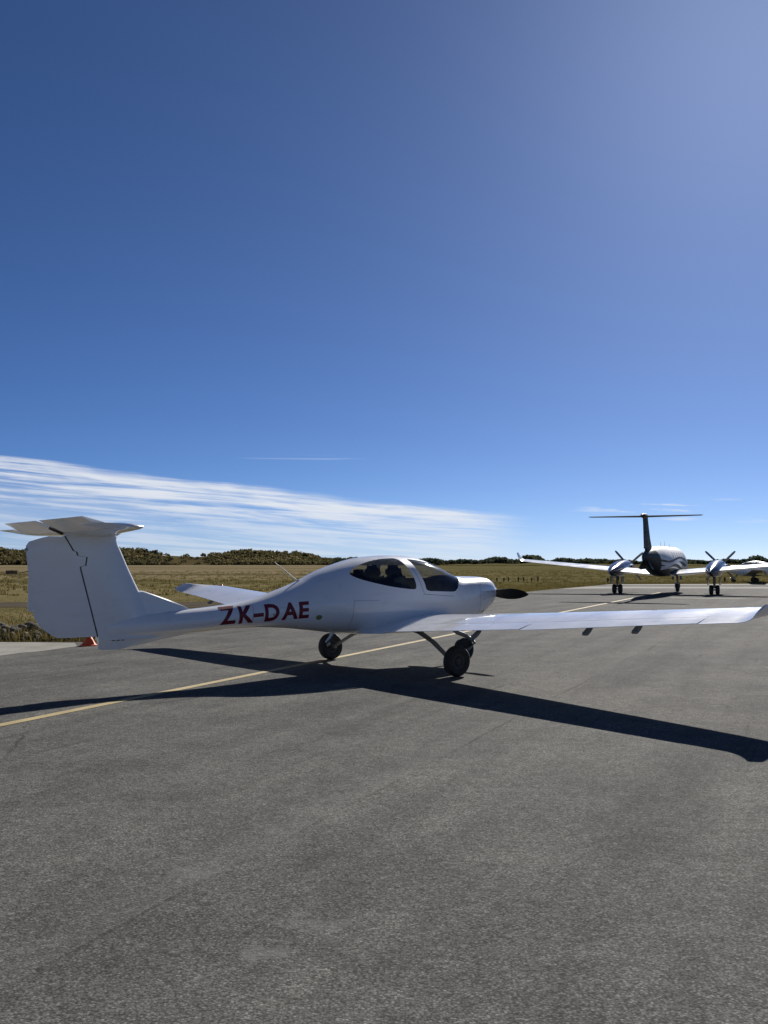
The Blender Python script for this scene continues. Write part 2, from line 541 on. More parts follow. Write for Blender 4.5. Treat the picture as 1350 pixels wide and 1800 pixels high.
def in_poly(px, pz, poly):
    inside = np.zeros(px.shape, bool)
    n = len(poly)
    j = n - 1
    for i in range(n):
        xi, zi = poly[i]; xj, zj = poly[j]
        cond = ((zi > pz) != (zj > pz)) & (px < (xj - xi) * (pz - zi) / (zj - zi + 1e-12) + xi)
        inside ^= cond
        j = i
    return inside


def near_poly(p, poly):
    best, bd = None, 1e9
    for i in range(len(poly)):
        a = np.array(poly[i]); b = np.array(poly[(i + 1) % len(poly)])
        ab = b - a
        t = np.clip(np.dot(p - a, ab) / (np.dot(ab, ab) + 1e-12), 0, 1)
        q = a + t * ab
        d = np.hypot(*(p - q))
        if d < bd:
            best, bd = q, d
    return best, bd


def round_poly(poly, it=2):
    for _ in range(it):
        out = []
        for i in range(len(poly)):
            a = np.array(poly[i]); b = np.array(poly[(i + 1) % len(poly)])
            out += [tuple(a * .75 + b * .25), tuple(a * .25 + b * .75)]
        poly = out
    return poly


def airfoil_t(s):
    return 5 * (.2969 * np.sqrt(s) - .1260 * s - .3516 * s**2 + .2843 * s**3 - .1030 * s**4)


def foil(name, st, s0, s1, material, parent, n=14, hinge=None, camber=0.0, smooth=35):
    """loft of aerofoil sections.  st rows: dict(le=Vector, te=Vector, t=thickness in m, up=Vector, s0,s1 optional)"""
    loops = []
    for k in st:
        le, te, up, t = Vector(k['le']), Vector(k['te']), Vector(k['up']), k['t']
        a = k.get('s0', s0); b = k.get('s1', s1)
        ss = a + (b - a) * (1 - np.cos(np.linspace(0, np.pi, n))) / 2 if a == 0 else np.linspace(a, b, n)
        upv, lov = [], []
        for x in ss:
            base = le.lerp(te, float(x))
            cm = camber * t * 4 * x * (1 - x)
            h = airfoil_t(max(x, 0)) * t
            if x > .98: h = max(h, .0025)
            upv.append(base + up * (h + cm)); lov.append(base + up * (-h + cm))
        loop = upv + lov[::-1] if a > 0 else upv + lov[:0:-1]
        if hinge:
            ang = hinge
            piv = upv[0].lerp(lov[0], .5)
            axis = k.get('axis', Vector((0, 1, 0)))
            rm = Matrix.Rotation(ang, 4, axis)
            loop = [piv + rm @ (p - piv) for p in loop]
        loops.append(loop)
    nl = len(loops[0])
    verts = [p for l in loops for p in l]
    faces = []
    for i in range(len(loops) - 1):
        for j in range(nl):
            k = (j + 1) % nl
            faces.append((i * nl + j, i * nl + k, (i + 1) * nl + k, (i + 1) * nl + j))
    faces.append(tuple(range(nl))[::-1])
    faces.append(tuple((len(loops) - 1) * nl + j for j in range(nl)))
    bm = bmesh.new()
    vs = [bm.verts.new(p) for p in verts]
    for f in faces:
        try: bm.faces.new([vs[i] for i in f])
        except ValueError: pass
    return bm_obj(name, bm, material, parent, smooth)


def lathe(name, prof, axis_pt, axis, material, parent, n=28, smooth=40):
    """prof: (offset along axis, radius)"""
    ax = Vector(axis).normalized()
    e1 = ax.orthogonal().normalized(); e2 = ax.cross(e1)
    bm = bmesh.new()
    rings = []
    for (a, r) in prof:
        c = Vector(axis_pt) + ax * a
        rings.append([bm.verts.new(c + (e1 * math.cos(2 * math.pi * i / n) + e2 * math.sin(2 * math.pi * i / n)) * max(r, 1e-4)) for i in range(n)])
    for a, b in zip(rings, rings[1:]):
        for i in range(n):
            bm.faces.new((a[i], a[(i + 1) % n], b[(i + 1) % n], b[i]))
    bm.faces.new(rings[0]); bm.faces.new(rings[-1])
    return bm_obj(name, bm, material, parent, smooth)


def tube(name, pts, radii, material, parent, n=12, flat=1.0, smooth=50):
    bm = bmesh.new()
    pts = [Vector(p) for p in pts]
    rings = []
    for i, p in enumerate(pts):
        d = (pts[min(i + 1, len(pts) - 1)] - pts[max(i - 1, 0)]).normalized()
        ref = Vector((1, 0, 0)) if abs(d.x) < .8 else Vector((0, 1, 0))
        e1 = (ref - d * ref.dot(d)).normalized(); e2 = d.cross(e1)
        r = radii[i] if isinstance(radii, (list, tuple)) else radii
        rings.append([bm.verts.new(p + e1 * r * math.cos(2 * math.pi * k / n) + e2 * r * flat * math.sin(2 * math.pi * k / n)) for k in range(n)])
    for a, b in zip(rings, rings[1:]):
        for k in range(n):
            bm.faces.new((a[k], a[(k + 1) % n], b[(k + 1) % n], b[k]))
    bm.faces.new(rings[0]); bm.faces.new(rings[-1])
    return bm_obj(name, bm, material, parent, smooth)


def rbox(name, c, size, material, parent, bev=.02, rot=None, smooth=40, taper=None):
    bm = bmesh.new()
    bmesh.ops.create_cube(bm, size=1.0)
    for v in bm.verts:
        k = 1.0
        if taper and v.co.z > 0: k = taper
        v.co = Vector((v.co.x * size[0] * k, v.co.y * size[1] * k, v.co.z * size[2]))
    bmesh.ops.bevel(bm, geom=list(bm.edges), offset=bev, segments=3, affect='EDGES')
    mt = Matrix.Translation(Vector(c))
    if rot: mt = mt @ Matrix.Rotation(rot[1], 4, rot[0])
    bmesh.ops.transform(bm, matrix=mt, verts=bm.verts)
    return bm_obj(name, bm, material, parent, smooth)


def wheel(c, axis, r, w, parent, hub=.5):
    """tyre and hub of one wheel"""
    ax = Vector(axis).normalized()
    h = w / 2
    prof = [(-h * .55, r * hub), (-h * .8, r * .62), (-h, r * .76), (-h * .96, r * .88), (-h * .72, r * .965), (-h * .3, r * .995), (0, r),
            (h * .3, r * .995), (h * .72, r * .965), (h * .96, r * .88), (h, r * .76), (h * .8, r * .62), (h * .55, r * hub)]
    t = lathe('tyre', prof, c, ax, 'rubber', parent, 40)
    hb = lathe('hub', [(-h * .70, r * .16), (-h * .70, r * .22), (-h * .5, r * .26), (-h * .62, r * .50), (-h * .5, r * (hub + .02)), (h * .5, r * (hub + .02)), (h * .62, r * .5), (h * .5, r * .26), (h * .70, r * .22), (h * .70, r * .16)], c, ax, 'hub', parent, 32)
    return t, hb


# ------------------------------------------------------------------ ground
def poly_sheet(name, pts, z, material):
    tris = tessellate_polygon([[Vector((x, y, 0)) for x, y in pts]])
    o = mesh_obj(name, [(x, y, z) for x, y in pts], [tuple(t) for t in tris], material)
    if o.data.polygons[0].normal.z < 0:
        o.data.flip_normals()
    return o


# terrain sheet: flat to the far field, reaching the horizon
def terrain():
    ys = np.concatenate([np.linspace(-60, 120, 46), np.linspace(140, 700, 40), np.geomspace(760, 9000, 22)])
    xs = np.concatenate([-np.geomspace(9000, 420, 20), np.linspace(-400, 400, 81), np.geomspace(420, 9000, 20)])
    V = []
    for y in ys:
        for x in xs:
            V.append((x, y, -.035 + (.0 if y < 90 else .03 * math.sin(x * .05 + y * .021))))
    nx = len(xs)
    F = [(j * nx + i, j * nx + i + 1, (j + 1) * nx + i + 1, (j + 1) * nx + i) for j in range(len(ys) - 1) for i in range(nx - 1)]
    return tag(mesh_obj('grass_field', V, F, 'field', smooth=60), kind='structure')


terrain()
D = Vector((.371, .928)).normalized()
A0 = Vector((-5.5, 18.3))
EDGE = [(-5.5, 18.3), (7.5, 50.8), (10.6, 57.5), (15.8, 68.0), (27.3, 69.8), (120, 73)]
apron = poly_sheet('asphalt_apron', [(-70, -40), (120, -40)] + [(120, 73), (27.3, 69.8), (15.8, 68.0), (10.6, 57.5), (7.5, 50.8), (-5.5, 18.3), (-5.9, 18.95), (-70, 19.2)], 0, 'asphalt')
tag(apron, kind='structure')


def wob(a, b, n, amp, seed):
    r = random.Random(seed)
    return [(a[0] + (b[0] - a[0]) * i / n + (r.random() - .5) * amp, a[1] + (b[1] - a[1]) * i / n + (r.random() - .5) * amp) for i in range(n + 1)]


cl = poly_sheet('concrete_slab', wob((-5.62, 17.95), (-13, -.5), 40, .14, 3) + [(-60, -.5), (-60, 18.85)] + wob((-7.0, 18.85), (-5.95, 18.72), 6, .06, 5), .004, 'concrete')
tag(cl, kind='structure')
cr = poly_sheet('concrete_strip', [(10.1, 56.1), (14, 57.3), (26, 56.6), (60, 58), (60, 62), (30, 61.5), (22, 60.7), (17, 61.3), (13.2, 61.8)], .004, 'concrete')
tag(cr, kind='structure')
cr2 = poly_sheet('concrete_verge', [(14.6, 65.2), (30, 66.2), (110, 69.4), (110, 72.4), (27.3, 69.5), (15.9, 67.7)], .004, 'concrete')
tag(cr2, kind='structure')
cp = poly_sheet('concrete_patch', wob((12.5, 42.6), (15.2, 41.4), 8, .1, 8) + wob((15.4, 40.5), (12.4, 41.7), 8, .1, 9), .004, 'concrete')
tag(cp, kind='structure')


def strip(name, p0, p1, w, z, material, n=60, jit=.006):
    d = (Vector(p1) - Vector(p0)); L = d.length; d.normalize()
    nrm = Vector((-d.y, d.x))
    V, F = [], []
    r = random.Random(4)
    for i in range(n + 1):
        c = Vector(p0) + d * L * i / n
        for s in (-1, 1):
            p = c + nrm * s * (w / 2 + (r.random() - .5) * jit)
            V.append((p.x, p.y, z))
    for i in range(n):
        F.append((2 * i, 2 * i + 2, 2 * i + 3, 2 * i + 1))
    o = mesh_obj(name, V, F, material)
    if o.data.polygons[0].normal.z < 0: o.data.flip_normals()
    return o


P0 = Vector((-3.66, 9.32))
tag(strip('taxiway_line', P0 - LINE_DIR * 16, P0 + LINE_DIR * 44, .13, .004, 'yellow', 160), kind='structure')
# gravel track across the grass
tag(strip('gravel_track', (-70, 35.5), (1.2, 36.3), 4.6, -.025, 'path', 80, .5), kind='structure')


# ------------------------------------------------------------------ the light aircraft
LA_BODY = Body([
    # x, zbot, ztop, halfwidth, zwide, n_top, n_bot
    (1.985, 1.00, 1.16, .10, 1.08, 2.0, 2.0),
    (1.977, .95, 1.20, .20, 1.075, 2.0, 2.0),
    (1.945, .885, 1.250, .29, 1.07, 2.3, 2.2),
    (1.88, .83, 1.292, .355, 1.06, 2.8, 2.3),
    (1.74, .755, 1.320, .415, 1.04, 3.3, 2.4),
    (1.57, .675, 1.330, .465, 1.01, 3.4, 2.5),
    (1.38, .60, 1.332, .51, .98, 3.2, 2.5),
    (1.20, .56, 1.337, .535, .97, 2.9, 2.5),
    (1.10, .545, 1.358, .545, .965, 2.65, 2.5),
    (.92, .525, 1.445, .56, .96, 2.35, 2.5),
    (.68, .513, 1.550, .575, .96, 2.25, 2.6),
    (.42, .505, 1.622, .585, .96, 2.2, 2.6),
    (.19, .50, 1.650, .585, .96, 2.2, 2.6),
    (-.10, .505, 1.655, .58, .96, 2.2, 2.6),
    (-.35, .515, 1.642, .57, .96, 2.2, 2.6),
    (-.62, .525, 1.612, .55, .96, 2.15, 2.5),
    (-.86, .54, 1.560, .52, .96, 2.1, 2.5),
    (-1.26, .585, 1.435, .44, .95, 2.05, 2.4),
    (-1.58, .625, 1.300, .37, .93, 2.0, 2.3),
    (-1.82, .655, 1.215, .32, .91, 2.0, 2.2),
    (-2.27, .685, 1.085, .245, .875, 2.0, 2.1),
    (-2.70, .690, 1.005, .20, .84, 2.0, 2.0),
    (-3.27, .660, .955, .155, .80, 2.0, 2.0),
    (-3.80, .635, .920, .115, .78, 2.0, 2.0),
    (-4.30, .630, .885, .072, .76, 2.0, 2.0),
    (-4.455, .635, .86, .040, .75, 2.0, 2.0)])

REAR_WIN = round_poly([(-.985, 1.385), (-.90, 1.455), (-.70, 1.535), (-.45, 1.590), (-.20, 1.612), (-.045, 1.612),
                       (.00, 1.54), (.045, 1.42), (.075, 1.28), (.072, 1.165), (-.02, 1.165), (-.22, 1.185), (-.43, 1.215), (-.68, 1.270), (-.88, 1.325)], 2)
FRONT_WIN = round_poly([(.255, 1.135), (.45, 1.128), (.70, 1.118), (.83, 1.112), (.91, 1.165), (.965, 1.235), (1.07, 1.310), (1.125, 1.355),
                        (1.14, 1.45), (1.13, 1.9), (.13, 1.9), (.125, 1.62), (.165, 1.50), (.215, 1.34), (.25, 1.22)], 2)

# chord-wise hinge of the rudder against height, with the stepped balance cut-out
HINGE = [(.665, -4.475), (1.45, -4.690), (1.500, -4.700), (1.515, -4.635), (1.615, -4.625), (1.630, -4.735), (1.675, -4.745), (1.688, -4.785), (1.86, -4.885)]
FIN_LE = ([.60, .91, 1.05, 1.40, 1.70, 1.82, 1.90, 1.95], [-3.66, -3.79, -3.86, -4.045, -4.185, -4.235, -4.235, -4.20])
RUD_TE = ([.665, .70, .78, .90, 1.05, 1.20, 1.50, 1.74, 1.79, 1.83, 1.86], [-4.93, -5.00, -5.12, -5.21, -5.25, -5.275, -5.30, -5.325, -5.29, -5.17, -5.05])


def project_letter(ch, size, material, parent, x0, z0, dzdx, body, side=-1, name='registration_letter', fat=.034, wide=1.0):
    """one painted character lying on the skin"""
    cu = bpy.data.curves.new('glyph', 'FONT')
    cu.body = ch
    cu.size = size
    cu.offset = fat * size
    cu.fill_mode = 'FRONT'
    cu.resolution_u = 4
    tmp = bpy.data.objects.new('glyph', cu)
    COL.objects.link(tmp)
    dg = bpy.context.evaluated_depsgraph_get()
    me = bpy.data.meshes.new_from_object(tmp.evaluated_get(dg))
    bpy.data.objects.remove(tmp)
    bm = bmesh.new()
    bm.from_mesh(me)
    bmesh.ops.remove_doubles(bm, verts=bm.verts, dist=1e-5)
    mnx = min(v.co.x for v in bm.verts); mxx = max(v.co.x for v in bm.verts)
    for k in range(1, 16):
        gco = mnx + (mxx - mnx) * k / 16
        bmesh.ops.bisect_plane(bm, geom=bm.verts[:] + bm.edges[:] + bm.faces[:], plane_co=(gco, 0, 0), plane_no=(1, 0, 0))
    for k in range(1, 16):
        bmesh.ops.bisect_plane(bm, geom=bm.verts[:] + bm.edges[:] + bm.faces[:], plane_co=(0, size * .75 * k / 16, 0), plane_no=(0, 1, 0))
    for v in bm.verts:
        u_, w_ = (v.co.x - mnx) * wide, v.co.y
        x = x0 + u_ * (1 if side < 0 else -1)
        z = z0 + dzdx * u_ + w_
        yy = float(body.side_y(np.array([x]), np.array([z]))[0])
        zb, zt, hw, zw, nt, nb = [float(q[0]) for q in body.par(np.array([x]))]
        nrm = Vector((0, yy / hw**2 * 1.0, (z - zw) / ((zt - zw if z > zw else zw - zb)**2))).normalized()
        v.co = Vector((x, side * (yy + .003 * nrm.y), z + .003 * nrm.z))
    o = bm_obj(name, bm, material, parent)
    # face outwards
    if len(o.data.polygons) and sum(p.normal.y * p.area for p in o.data.polygons) * side < 0:
        o.data.flip_normals()
    bpy.data.meshes.remove(me)
    return o, mxx - mnx


def skin_disc(name, x, z, r, material, parent, body, side=-1, sx=1.0):
    V = []
    n = 16
    for i in range(n):
        px, pz = x + r * sx * math.cos(2 * math.pi * i / n), z + r * math.sin(2 * math.pi * i / n)
        yy = float(body.side_y(np.array([px]), np.array([pz]))[0])
        V.append((px, side * (yy + .003), pz))
    return mesh_obj(name, V, [tuple(range(n))], material, parent)


def light_aircraft(root, letters):
    B = LA_BODY
    xs = np.concatenate([np.linspace(-4.455, -1.10, 60)[:-1], np.arange(-1.10, 1.40, .0125), np.linspace(1.40, 1.88, 18)[1:-1], [1.88, 1.905, 1.925, 1.945, 1.958, 1.968, 1.977, 1.981, 1.985]])
    NP = 288
    V = B.grid(xs, NP)
    nx = len(xs)
    F = []
    idx = np.arange(nx * NP).reshape(nx, NP)
    a = idx[:-1]; b = idx[1:]
    Q = np.stack([a, np.roll(a, -1, 1), np.roll(b, -1, 1), b], -1).reshape(-1, 4)
    cen = V[Q].mean(1)
    upper = cen[:, 2] > 1.0
    rear = upper & in_poly(cen[:, 0], cen[:, 2], REAR_WIN)
    front = upper & in_poly(cen[:, 0], cen[:, 2], FRONT_WIN) & ~((cen[:, 0] < .56) & (np.abs(cen[:, 1]) < .26))  # top strip stays white skin, putting canopy glare into its colour
    # slide the rim vertices onto the drawn outline
    for maskf, poly in ((rear, REAR_WIN), (front, FRONT_WIN)):
        vi = np.zeros(len(V), bool); vo = np.zeros(len(V), bool)
        vi[Q[maskf].ravel()] = True
        vo[Q[~maskf].ravel()] = True
        for k in np.where(vi & vo)[0]:
            q, d = near_poly(np.array([V[k, 0], V[k, 2]]), poly)
            if d < .03 and q[1] < 1.57:
                yy = float(B.side_y(np.array([q[0]]), np.array([q[1]]))[0])
                V[k] = (q[0], math.copysign(yy, V[k, 1]), q[1])

    def sub(name, sel, material, parent, extra=None):
        faces = Q[sel]
        used = np.unique(faces)
        remap = -np.ones(len(V), int); remap[used] = np.arange(len(used))
        fs = [tuple(x) for x in remap[faces]]
        if extra: fs += [tuple(remap[list(e)]) for e in extra]
        return mesh_obj(name, V[used], fs, material, parent, smooth=50)

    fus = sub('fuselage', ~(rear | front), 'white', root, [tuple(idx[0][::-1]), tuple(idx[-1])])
    sub('canopy', front, 'glass', root)
    sub('rear_window', rear & (cen[:, 1] < 0), 'glass', root)
    sub('rear_window', rear & (cen[:, 1] >= 0), 'glass', root)
    # canopy sill seam, cowling seams: thin dark lines lying on the skin
    def seam(pts, name='panel_seam', w=.006, side=-1, parent=fus):
        vv, ff = [], []
        pts = [np.array(p) for p in pts]
        for i, p in enumerate(pts):
            d = pts[min(i + 1, len(pts) - 1)] - pts[max(i - 1, 0)]
            d = d / (np.hypot(*d) + 1e-9)
            nrm = np.array([-d[1], d[0]])
            for s in (-1, 1):
                q = p + nrm * s * w / 2
                yy = float(B.side_y(np.array([q[0]]), np.array([q[1]]))[0])
                vv.append((q[0], side * (yy + .0022), q[1] + .0005))
        for i in range(len(pts) - 1):
            ff.append((2 * i, 2 * i + 1, 2 * i + 3, 2 * i + 2))
        return mesh_obj(name, vv, ff, 'greydecal', parent)

    def line(p0, p1, n=20):
        return [(p0[0] + (p1[0] - p0[0]) * i / n, p0[1] + (p1[1] - p0[1]) * i / n) for i in range(n + 1)]
    for sd_ in (-1, 1):
        seam(line((.205, 1.09), (.80, 1.045)) , side=sd_)
        seam(line((.205, 1.09), (.10, 1.47)), side=sd_)
        seam(line((1.40, .72), (1.42, 1.29)), side=sd_, w=.005)
        seam(line((1.42, 1.10), (1.90, 1.085)), side=sd_, w=.005)
    # windscreen-side frame strip
    for sd_ in (-1, 1):
        seam(line((-1.02, .66), (-1.00, 1.02)), side=sd_, w=.004)            # inspection hatch outline
        seam(line((-1.00, 1.02), (-.60, 1.02)), side=sd_, w=.004)
        seam(line((-2.45, .74), (-2.43, 1.00)), side=sd_, w=.004)
        seam(line((-.30, .585), (.55, .575), 24), side=sd_, w=.004)
        for (x, z) in ((1.50, .98), (1.62, 1.10), (1.75, .96), (1.46, 1.22), (1.46, .80)):
            skin_disc('fastener', x, z, .009, 'greydecal', fus, B, sd_)
        skin_disc('static_port', -2.15, .86, .014, 'metal', fus, B, sd_)
        skin_disc('drain_cover', 1.55, .79, .028, 'greydecal', fus, B, sd_)
    # cowling: exhaust and air outlet
    rbox('air_outlet', (1.36, -.40, .66), (.10, .05, .05), 'seal', fus, .015)
    tube('exhaust_pipe', [(1.45, -.22, .66), (1.30, -.24, .56), (1.18, -.25, .53)], .028, 'metal', root)
    # spinner and propeller
    spn = lathe('spinner', [(0, .155), (.05, .15), (.14, .12), (.22, .07), (.26, .02), (.265, .001)], (1.982, 0, 1.08), (1, 0, 0), 'white', root, 32)
    for s in (-1, 1):
        st = []
        for (r, ch, th, tw) in [(.10, .12, .055, 55), (.20, .145, .040, 45), (.35, .175, .028, 36), (.50, .185, .020, 28), (.64, .165, .014, 22), (.74, .13, .010, 19), (.83, .08, .007, 17), (.90, .020, .004, 16)]:
            ang = R(tw)
            cd = Vector((-math.cos(R(90) - ang), 0, 0))
            # chord direction lies between the disc plane (vertical here) and the flight axis
            chord = Vector((math.sin(ang), 0, -s * math.cos(ang)))
            upn = Vector((math.cos(ang), 0, s * math.sin(ang)))
            drop = -.02 * r if s < 0 else .02 * r
            c = Vector((2.045, s * r, 1.085 + drop - (.010 if s < 0 else 0)))
            st.append(dict(le=c + chord * ch * .45, te=c - chord * ch * .55, t=th * 1.0, up=upn))
        foil('propeller_blade', st, 0, 1, 'propblack', root, 8, smooth=60)

    # ---- wings
    def wing_rows():
        # y, le(x,z), te(x,z), thickness
        return [(.30, .80, .690, -.82, .552, .20), (.60, .74, .705, -.80, .566, .19), (.80, .70, .720, -.775, .577, .175), (1.5, .665, .762, -.745, .622, .160),
                (3.2, .605, .873, -.61, .738, .132), (5.50, .535, 1.035, -.365, .925, .090), (5.84, .505, 1.060, -.335, .952, .082)]

    def wrow(y):
        w = np.array(wing_rows())
        return [float(interp(w[:, 0], w[:, k], y)) for k in range(1, 6)]

    for sgn, nm in ((-1, 'right'), (1, 'left')):
        up = Vector((0, -sgn * .085, 1)).normalized()

        def stn(y, **kw):
            lx, lz, tx, tz, t = wrow(y)
            d = dict(le=(lx, sgn * y, lz), te=(tx, sgn * y, tz), t=t, up=up, axis=Vector((0, 1, 0)))
            d.update(kw)
            return d
        ys1 = [.30, .60, .80, .86]
        ys2 = list(np.linspace(.86, 5.48, 16))
        # panel ahead of flap and aileron, with full-chord root and tip ends
        wob_ = bpy.data.objects.new('wing', None)
        main = foil('wing', [stn(y, s1=.742) for y in ys2], 0, .742, 'white', root, 16, camber=.25)
        foil('wing_root', [stn(y) for y in ys1[:3]] + [stn(.86)], 0, 1, 'white', main, 18, camber=.25)
        # fillet between skin and wing root trailing edge is part of the root; control surfaces
        fl = foil('flap', [stn(y) for y in np.linspace(.868, 3.22, 8)], .75, 1, 'white', main, 6, hinge=R(4), camber=.25)
        ai = foil('aileron', [stn(y) for y in np.linspace(3.227, 5.476, 8)], .75, 1, 'white', main, 6, hinge=R(2), camber=.25)
        # winglet: full-chord tip curling up and raked back
        rows = [stn(5.48), stn(5.70), stn(5.83)]
        for (y, z, lx, tx, t, an) in [(5.91, 1.018, .455, -.335, .076, 7), (5.98, 1.028, .36, -.35, .068, 11), (6.04, 1.042, .24, -.37, .058, 16), (6.09, 1.060, .10, -.395, .046, 21), (6.13, 1.080, -.06, -.42, .034, 26), (6.155, 1.096, -.20, -.44, .022, 30)]:
            rows.append(dict(le=(lx, sgn * y, z + .046), te=(tx, sgn * y, z - .062), t=t, up=Vector((0, -sgn * math.sin(R(an)), math.cos(R(an))))))
        foil('wing_tip', rows, 0, 1, 'white', main, 16, camber=.25)
        # hinge fairings under flap and aileron
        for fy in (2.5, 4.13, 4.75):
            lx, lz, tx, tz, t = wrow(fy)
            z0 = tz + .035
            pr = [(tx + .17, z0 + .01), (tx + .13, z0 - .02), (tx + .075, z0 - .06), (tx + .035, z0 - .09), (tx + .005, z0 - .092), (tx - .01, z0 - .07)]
            tube('hinge_fairing', [(p[0], sgn * fy, p[1]) for p in pr], [.012, .030, .042, .040, .030, .012], 'gearpaint', main, 10, flat=.7)  # fairing takes the gear grey: backlit underwing shade put into its colour
        if sgn > 0:
            tube('pitot_probe', [(.35, sgn * 2.9, .80), (.34, sgn * 2.9, .70), (.42, sgn * 2.9, .69)], [.02, .014, .008], 'metal', main)
        # fuel drain, tie-down ring under the wing
        tube('tie_down_ring', [(.10, sgn * 3.0, .83), (.10, sgn * 3.0, .76)], [.012, .010], 'metal', main)
        skin = wrow(1.55)
        rbox('fuel_cap', (.18, sgn * 1.55, skin[1] + .016), (.11, .11, .006), 'gearpaint', main, .002)
        # navigation light at the tip
        rbox('navigation_light', (.44, sgn * 5.90, 1.086), (.10, .05, .035), 'lamp_red', main, .012)
        # walk strip line on the root
        # ---- main gear
        leg = [(.10, sgn * .42, .575), (.085, sgn * .62, .545), (.05, sgn * .95, .430), (.01, sgn * 1.24, .285), (0, sgn * 1.37, .215)]
        gl = tube('main_gear_leg', leg, [.062, .060, .052, .045, .040], 'gearpaint', root, 12, flat=.42)
        wh = bpy.data.objects.new('main_wheel', None)
        COL.objects.link(wh); wh.parent = root
        wc = Vector((0, sgn * 1.485, .2105))
        axis = Vector((0, 1, -sgn * .05)).normalized()
        wheel(wc, axis, .210, .138, wh)
        tube('brake_calliper', [(-.085, sgn * 1.41, .235), (-.11, sgn * 1.41, .275)], [.045, .04], 'metal', wh, 10, flat=.5)
        tube('axle', [(0, sgn * 1.34, .214), (0, sgn * 1.50, .2105)], .026, 'metal', wh, 12)

    # ---- nose gear: leg reaching forward, trailing fork, castoring wheel
    tube('nose_gear_leg', [(1.22, 0, .565), (1.38, 0, .455), (1.56, 0, .395), (1.66, 0, .345), (1.685, 0, .30)], [.040, .036, .034, .034, .036], 'gearpaint', root, 14)
    nw = bpy.data.objects.new('nose_wheel', None)
    COL.objects.link(nw); nw.parent = root
    for s in (-1, 1):
        tube('fork_arm', [(1.70, s * .035, .325), (1.68, s * .085, .285), (1.60, s * .095, .225), (1.52, s * .095, .180)], [.022, .024, .022, .024], 'gearpaint', nw, 10, flat=.7)
    tube('fork_crown', [(1.715, 0, .365), (1.69, 0, .295)], [.045, .048], 'gearpaint', nw, 14)
    tube('tow_lug', [(1.70, 0, .335), (1.80, 0, .365)], [.018, .012], 'metal', nw, 8)
    wheel(Vector((1.52, 0, .180)), (0, 1, 0), .181, .125, nw)

    # ---- fin and rudder
    hz = np.array(HINGE)
    upy = Vector((0, 1, 0))

    def finrow(z, part):
        le = float(interp(*FIN_LE, z)); te = float(interp(*RUD_TE, z))
        hx = float(np.interp(z, hz[:, 0], hz[:, 1]))
        c = le - te
        fr = (le - hx) / c
        d = dict(le=(le, 0, z), te=(te, 0, z), t=.135 * (1 - .18 * (z - .7)), up=upy)
        if part == 'fin': d['s1'] = fr - .010 / c
        else: d['s0'] = fr + .010 / c
        return d
    zf = [.62, .665, .8, .91, 1.05, 1.25, 1.45] + [z for z, _ in HINGE[2:-1]] + [1.76, 1.82, 1.86]
    rowsf = [finrow(z, 'fin') for z in zf]
    for r_, z in zip(rowsf, zf):
        if z > 1.80: r_['t'] *= 1.0 + (z - 1.80) * 3
    fin = foil('fin', rowsf, 0, .5, 'white', root, 16, smooth=55)
    top = dict(rowsf[-1])
    zr = [.668, .70, .78, .90, 1.05, 1.20, 1.45] + [z for z, _ in HINGE[2:-1]] + [1.74, 1.79, 1.83, 1.857]
    rud = foil('rudder', [finrow(z, 'rud') for z in zr], .5, 1, 'white', root, 8, smooth=45)
    rbox('trim_tab', (-5.266, 0, 1.16), (.050, .014, .34), 'white', rud, .003)
    for zq in (1.45, 1.60):
        tube('static_wick', [(-5.29, 0, zq), (-5.40, 0, zq - .02)], [.004, .002], 'black', rud, 6)
    rbox('tail_light', (-5.318, 0, 1.70), (.03, .022, .04), 'metal', rud, .006)
    # dark core filling the hinge gap
    vv, ff = [], []
    for z, hx in HINGE:
        vv += [(hx + .016, -.026, z), (hx - .016, -.026, z), (hx - .016, .026, z), (hx + .016, .026, z)]
    for i in range(len(HINGE) - 1):
        for j in range(4):
            k = (j + 1) % 4
            ff.append((4 * i + j, 4 * i + k, 4 * i + 4 + k, 4 * i + 4 + j))
    mesh_obj('hinge_gap', vv, ff, 'seal', fin)
    rbox('rudder_hinge', (-4.492, 0, .735), (.035, .085, .10), 'black', fin, .012)
    # dorsal fin
    vv = []
    for (x, zt_, w) in [(-3.22, .950, .004), (-3.35, 1.005, .012), (-3.55, 1.085, .018), (-3.75, 1.155, .022), (-3.90, 1.205, .024), (-3.98, 1.20, .022)]:
        zb = .86
        vv += [(x, -w * 1.6, zb), (x, -w, zt_ - .015), (x, 0, zt_), (x, w, zt_ - .015), (x, w * 1.6, zb)]
    ff = []
    for i in range(5):
        for j in range(4):
            ff.append((5 * i + j, 5 * i + j + 1, 5 * i + 6 + j, 5 * i + 5 + j))
    mesh_obj('dorsal_fin', vv, ff, 'white', root, smooth=40)
    # ventral fin
    vv = []
    prof = [(-3.20, .675, .655), (-3.6, .655, .595), (-3.9, .65, .545), (-4.20, .645, .493), (-4.38, .645, .497), (-4.455, .645, .508)]
    for (x, zt_, zb) in prof:
        w = .05 * (1 - .35 * abs(x + 3.8))
        w = max(w, .018)
        vv += [(x, -w, zt_), (x, -w * .6, (zt_ + zb) / 2), (x, -.010, zb + .006), (x, 0, zb), (x, .010, zb + .006), (x, w * .6, (zt_ + zb) / 2), (x, w, zt_)]
    ff = []
    for i in range(len(prof) - 1):
        for j in range(6):
            ff.append((7 * i + j, 7 * i + j + 1, 7 * i + 8 + j, 7 * i + 7 + j))
    ff.append(tuple(range(7))); ff.append(tuple(range(7 * (len(prof) - 1), 7 * len(prof)))[::-1])
    mesh_obj('ventral_fin', vv, ff, 'white', root, smooth=40)

    # ---- tailplane and elevator
    ZS = 1.925
    ELEV = R(17)
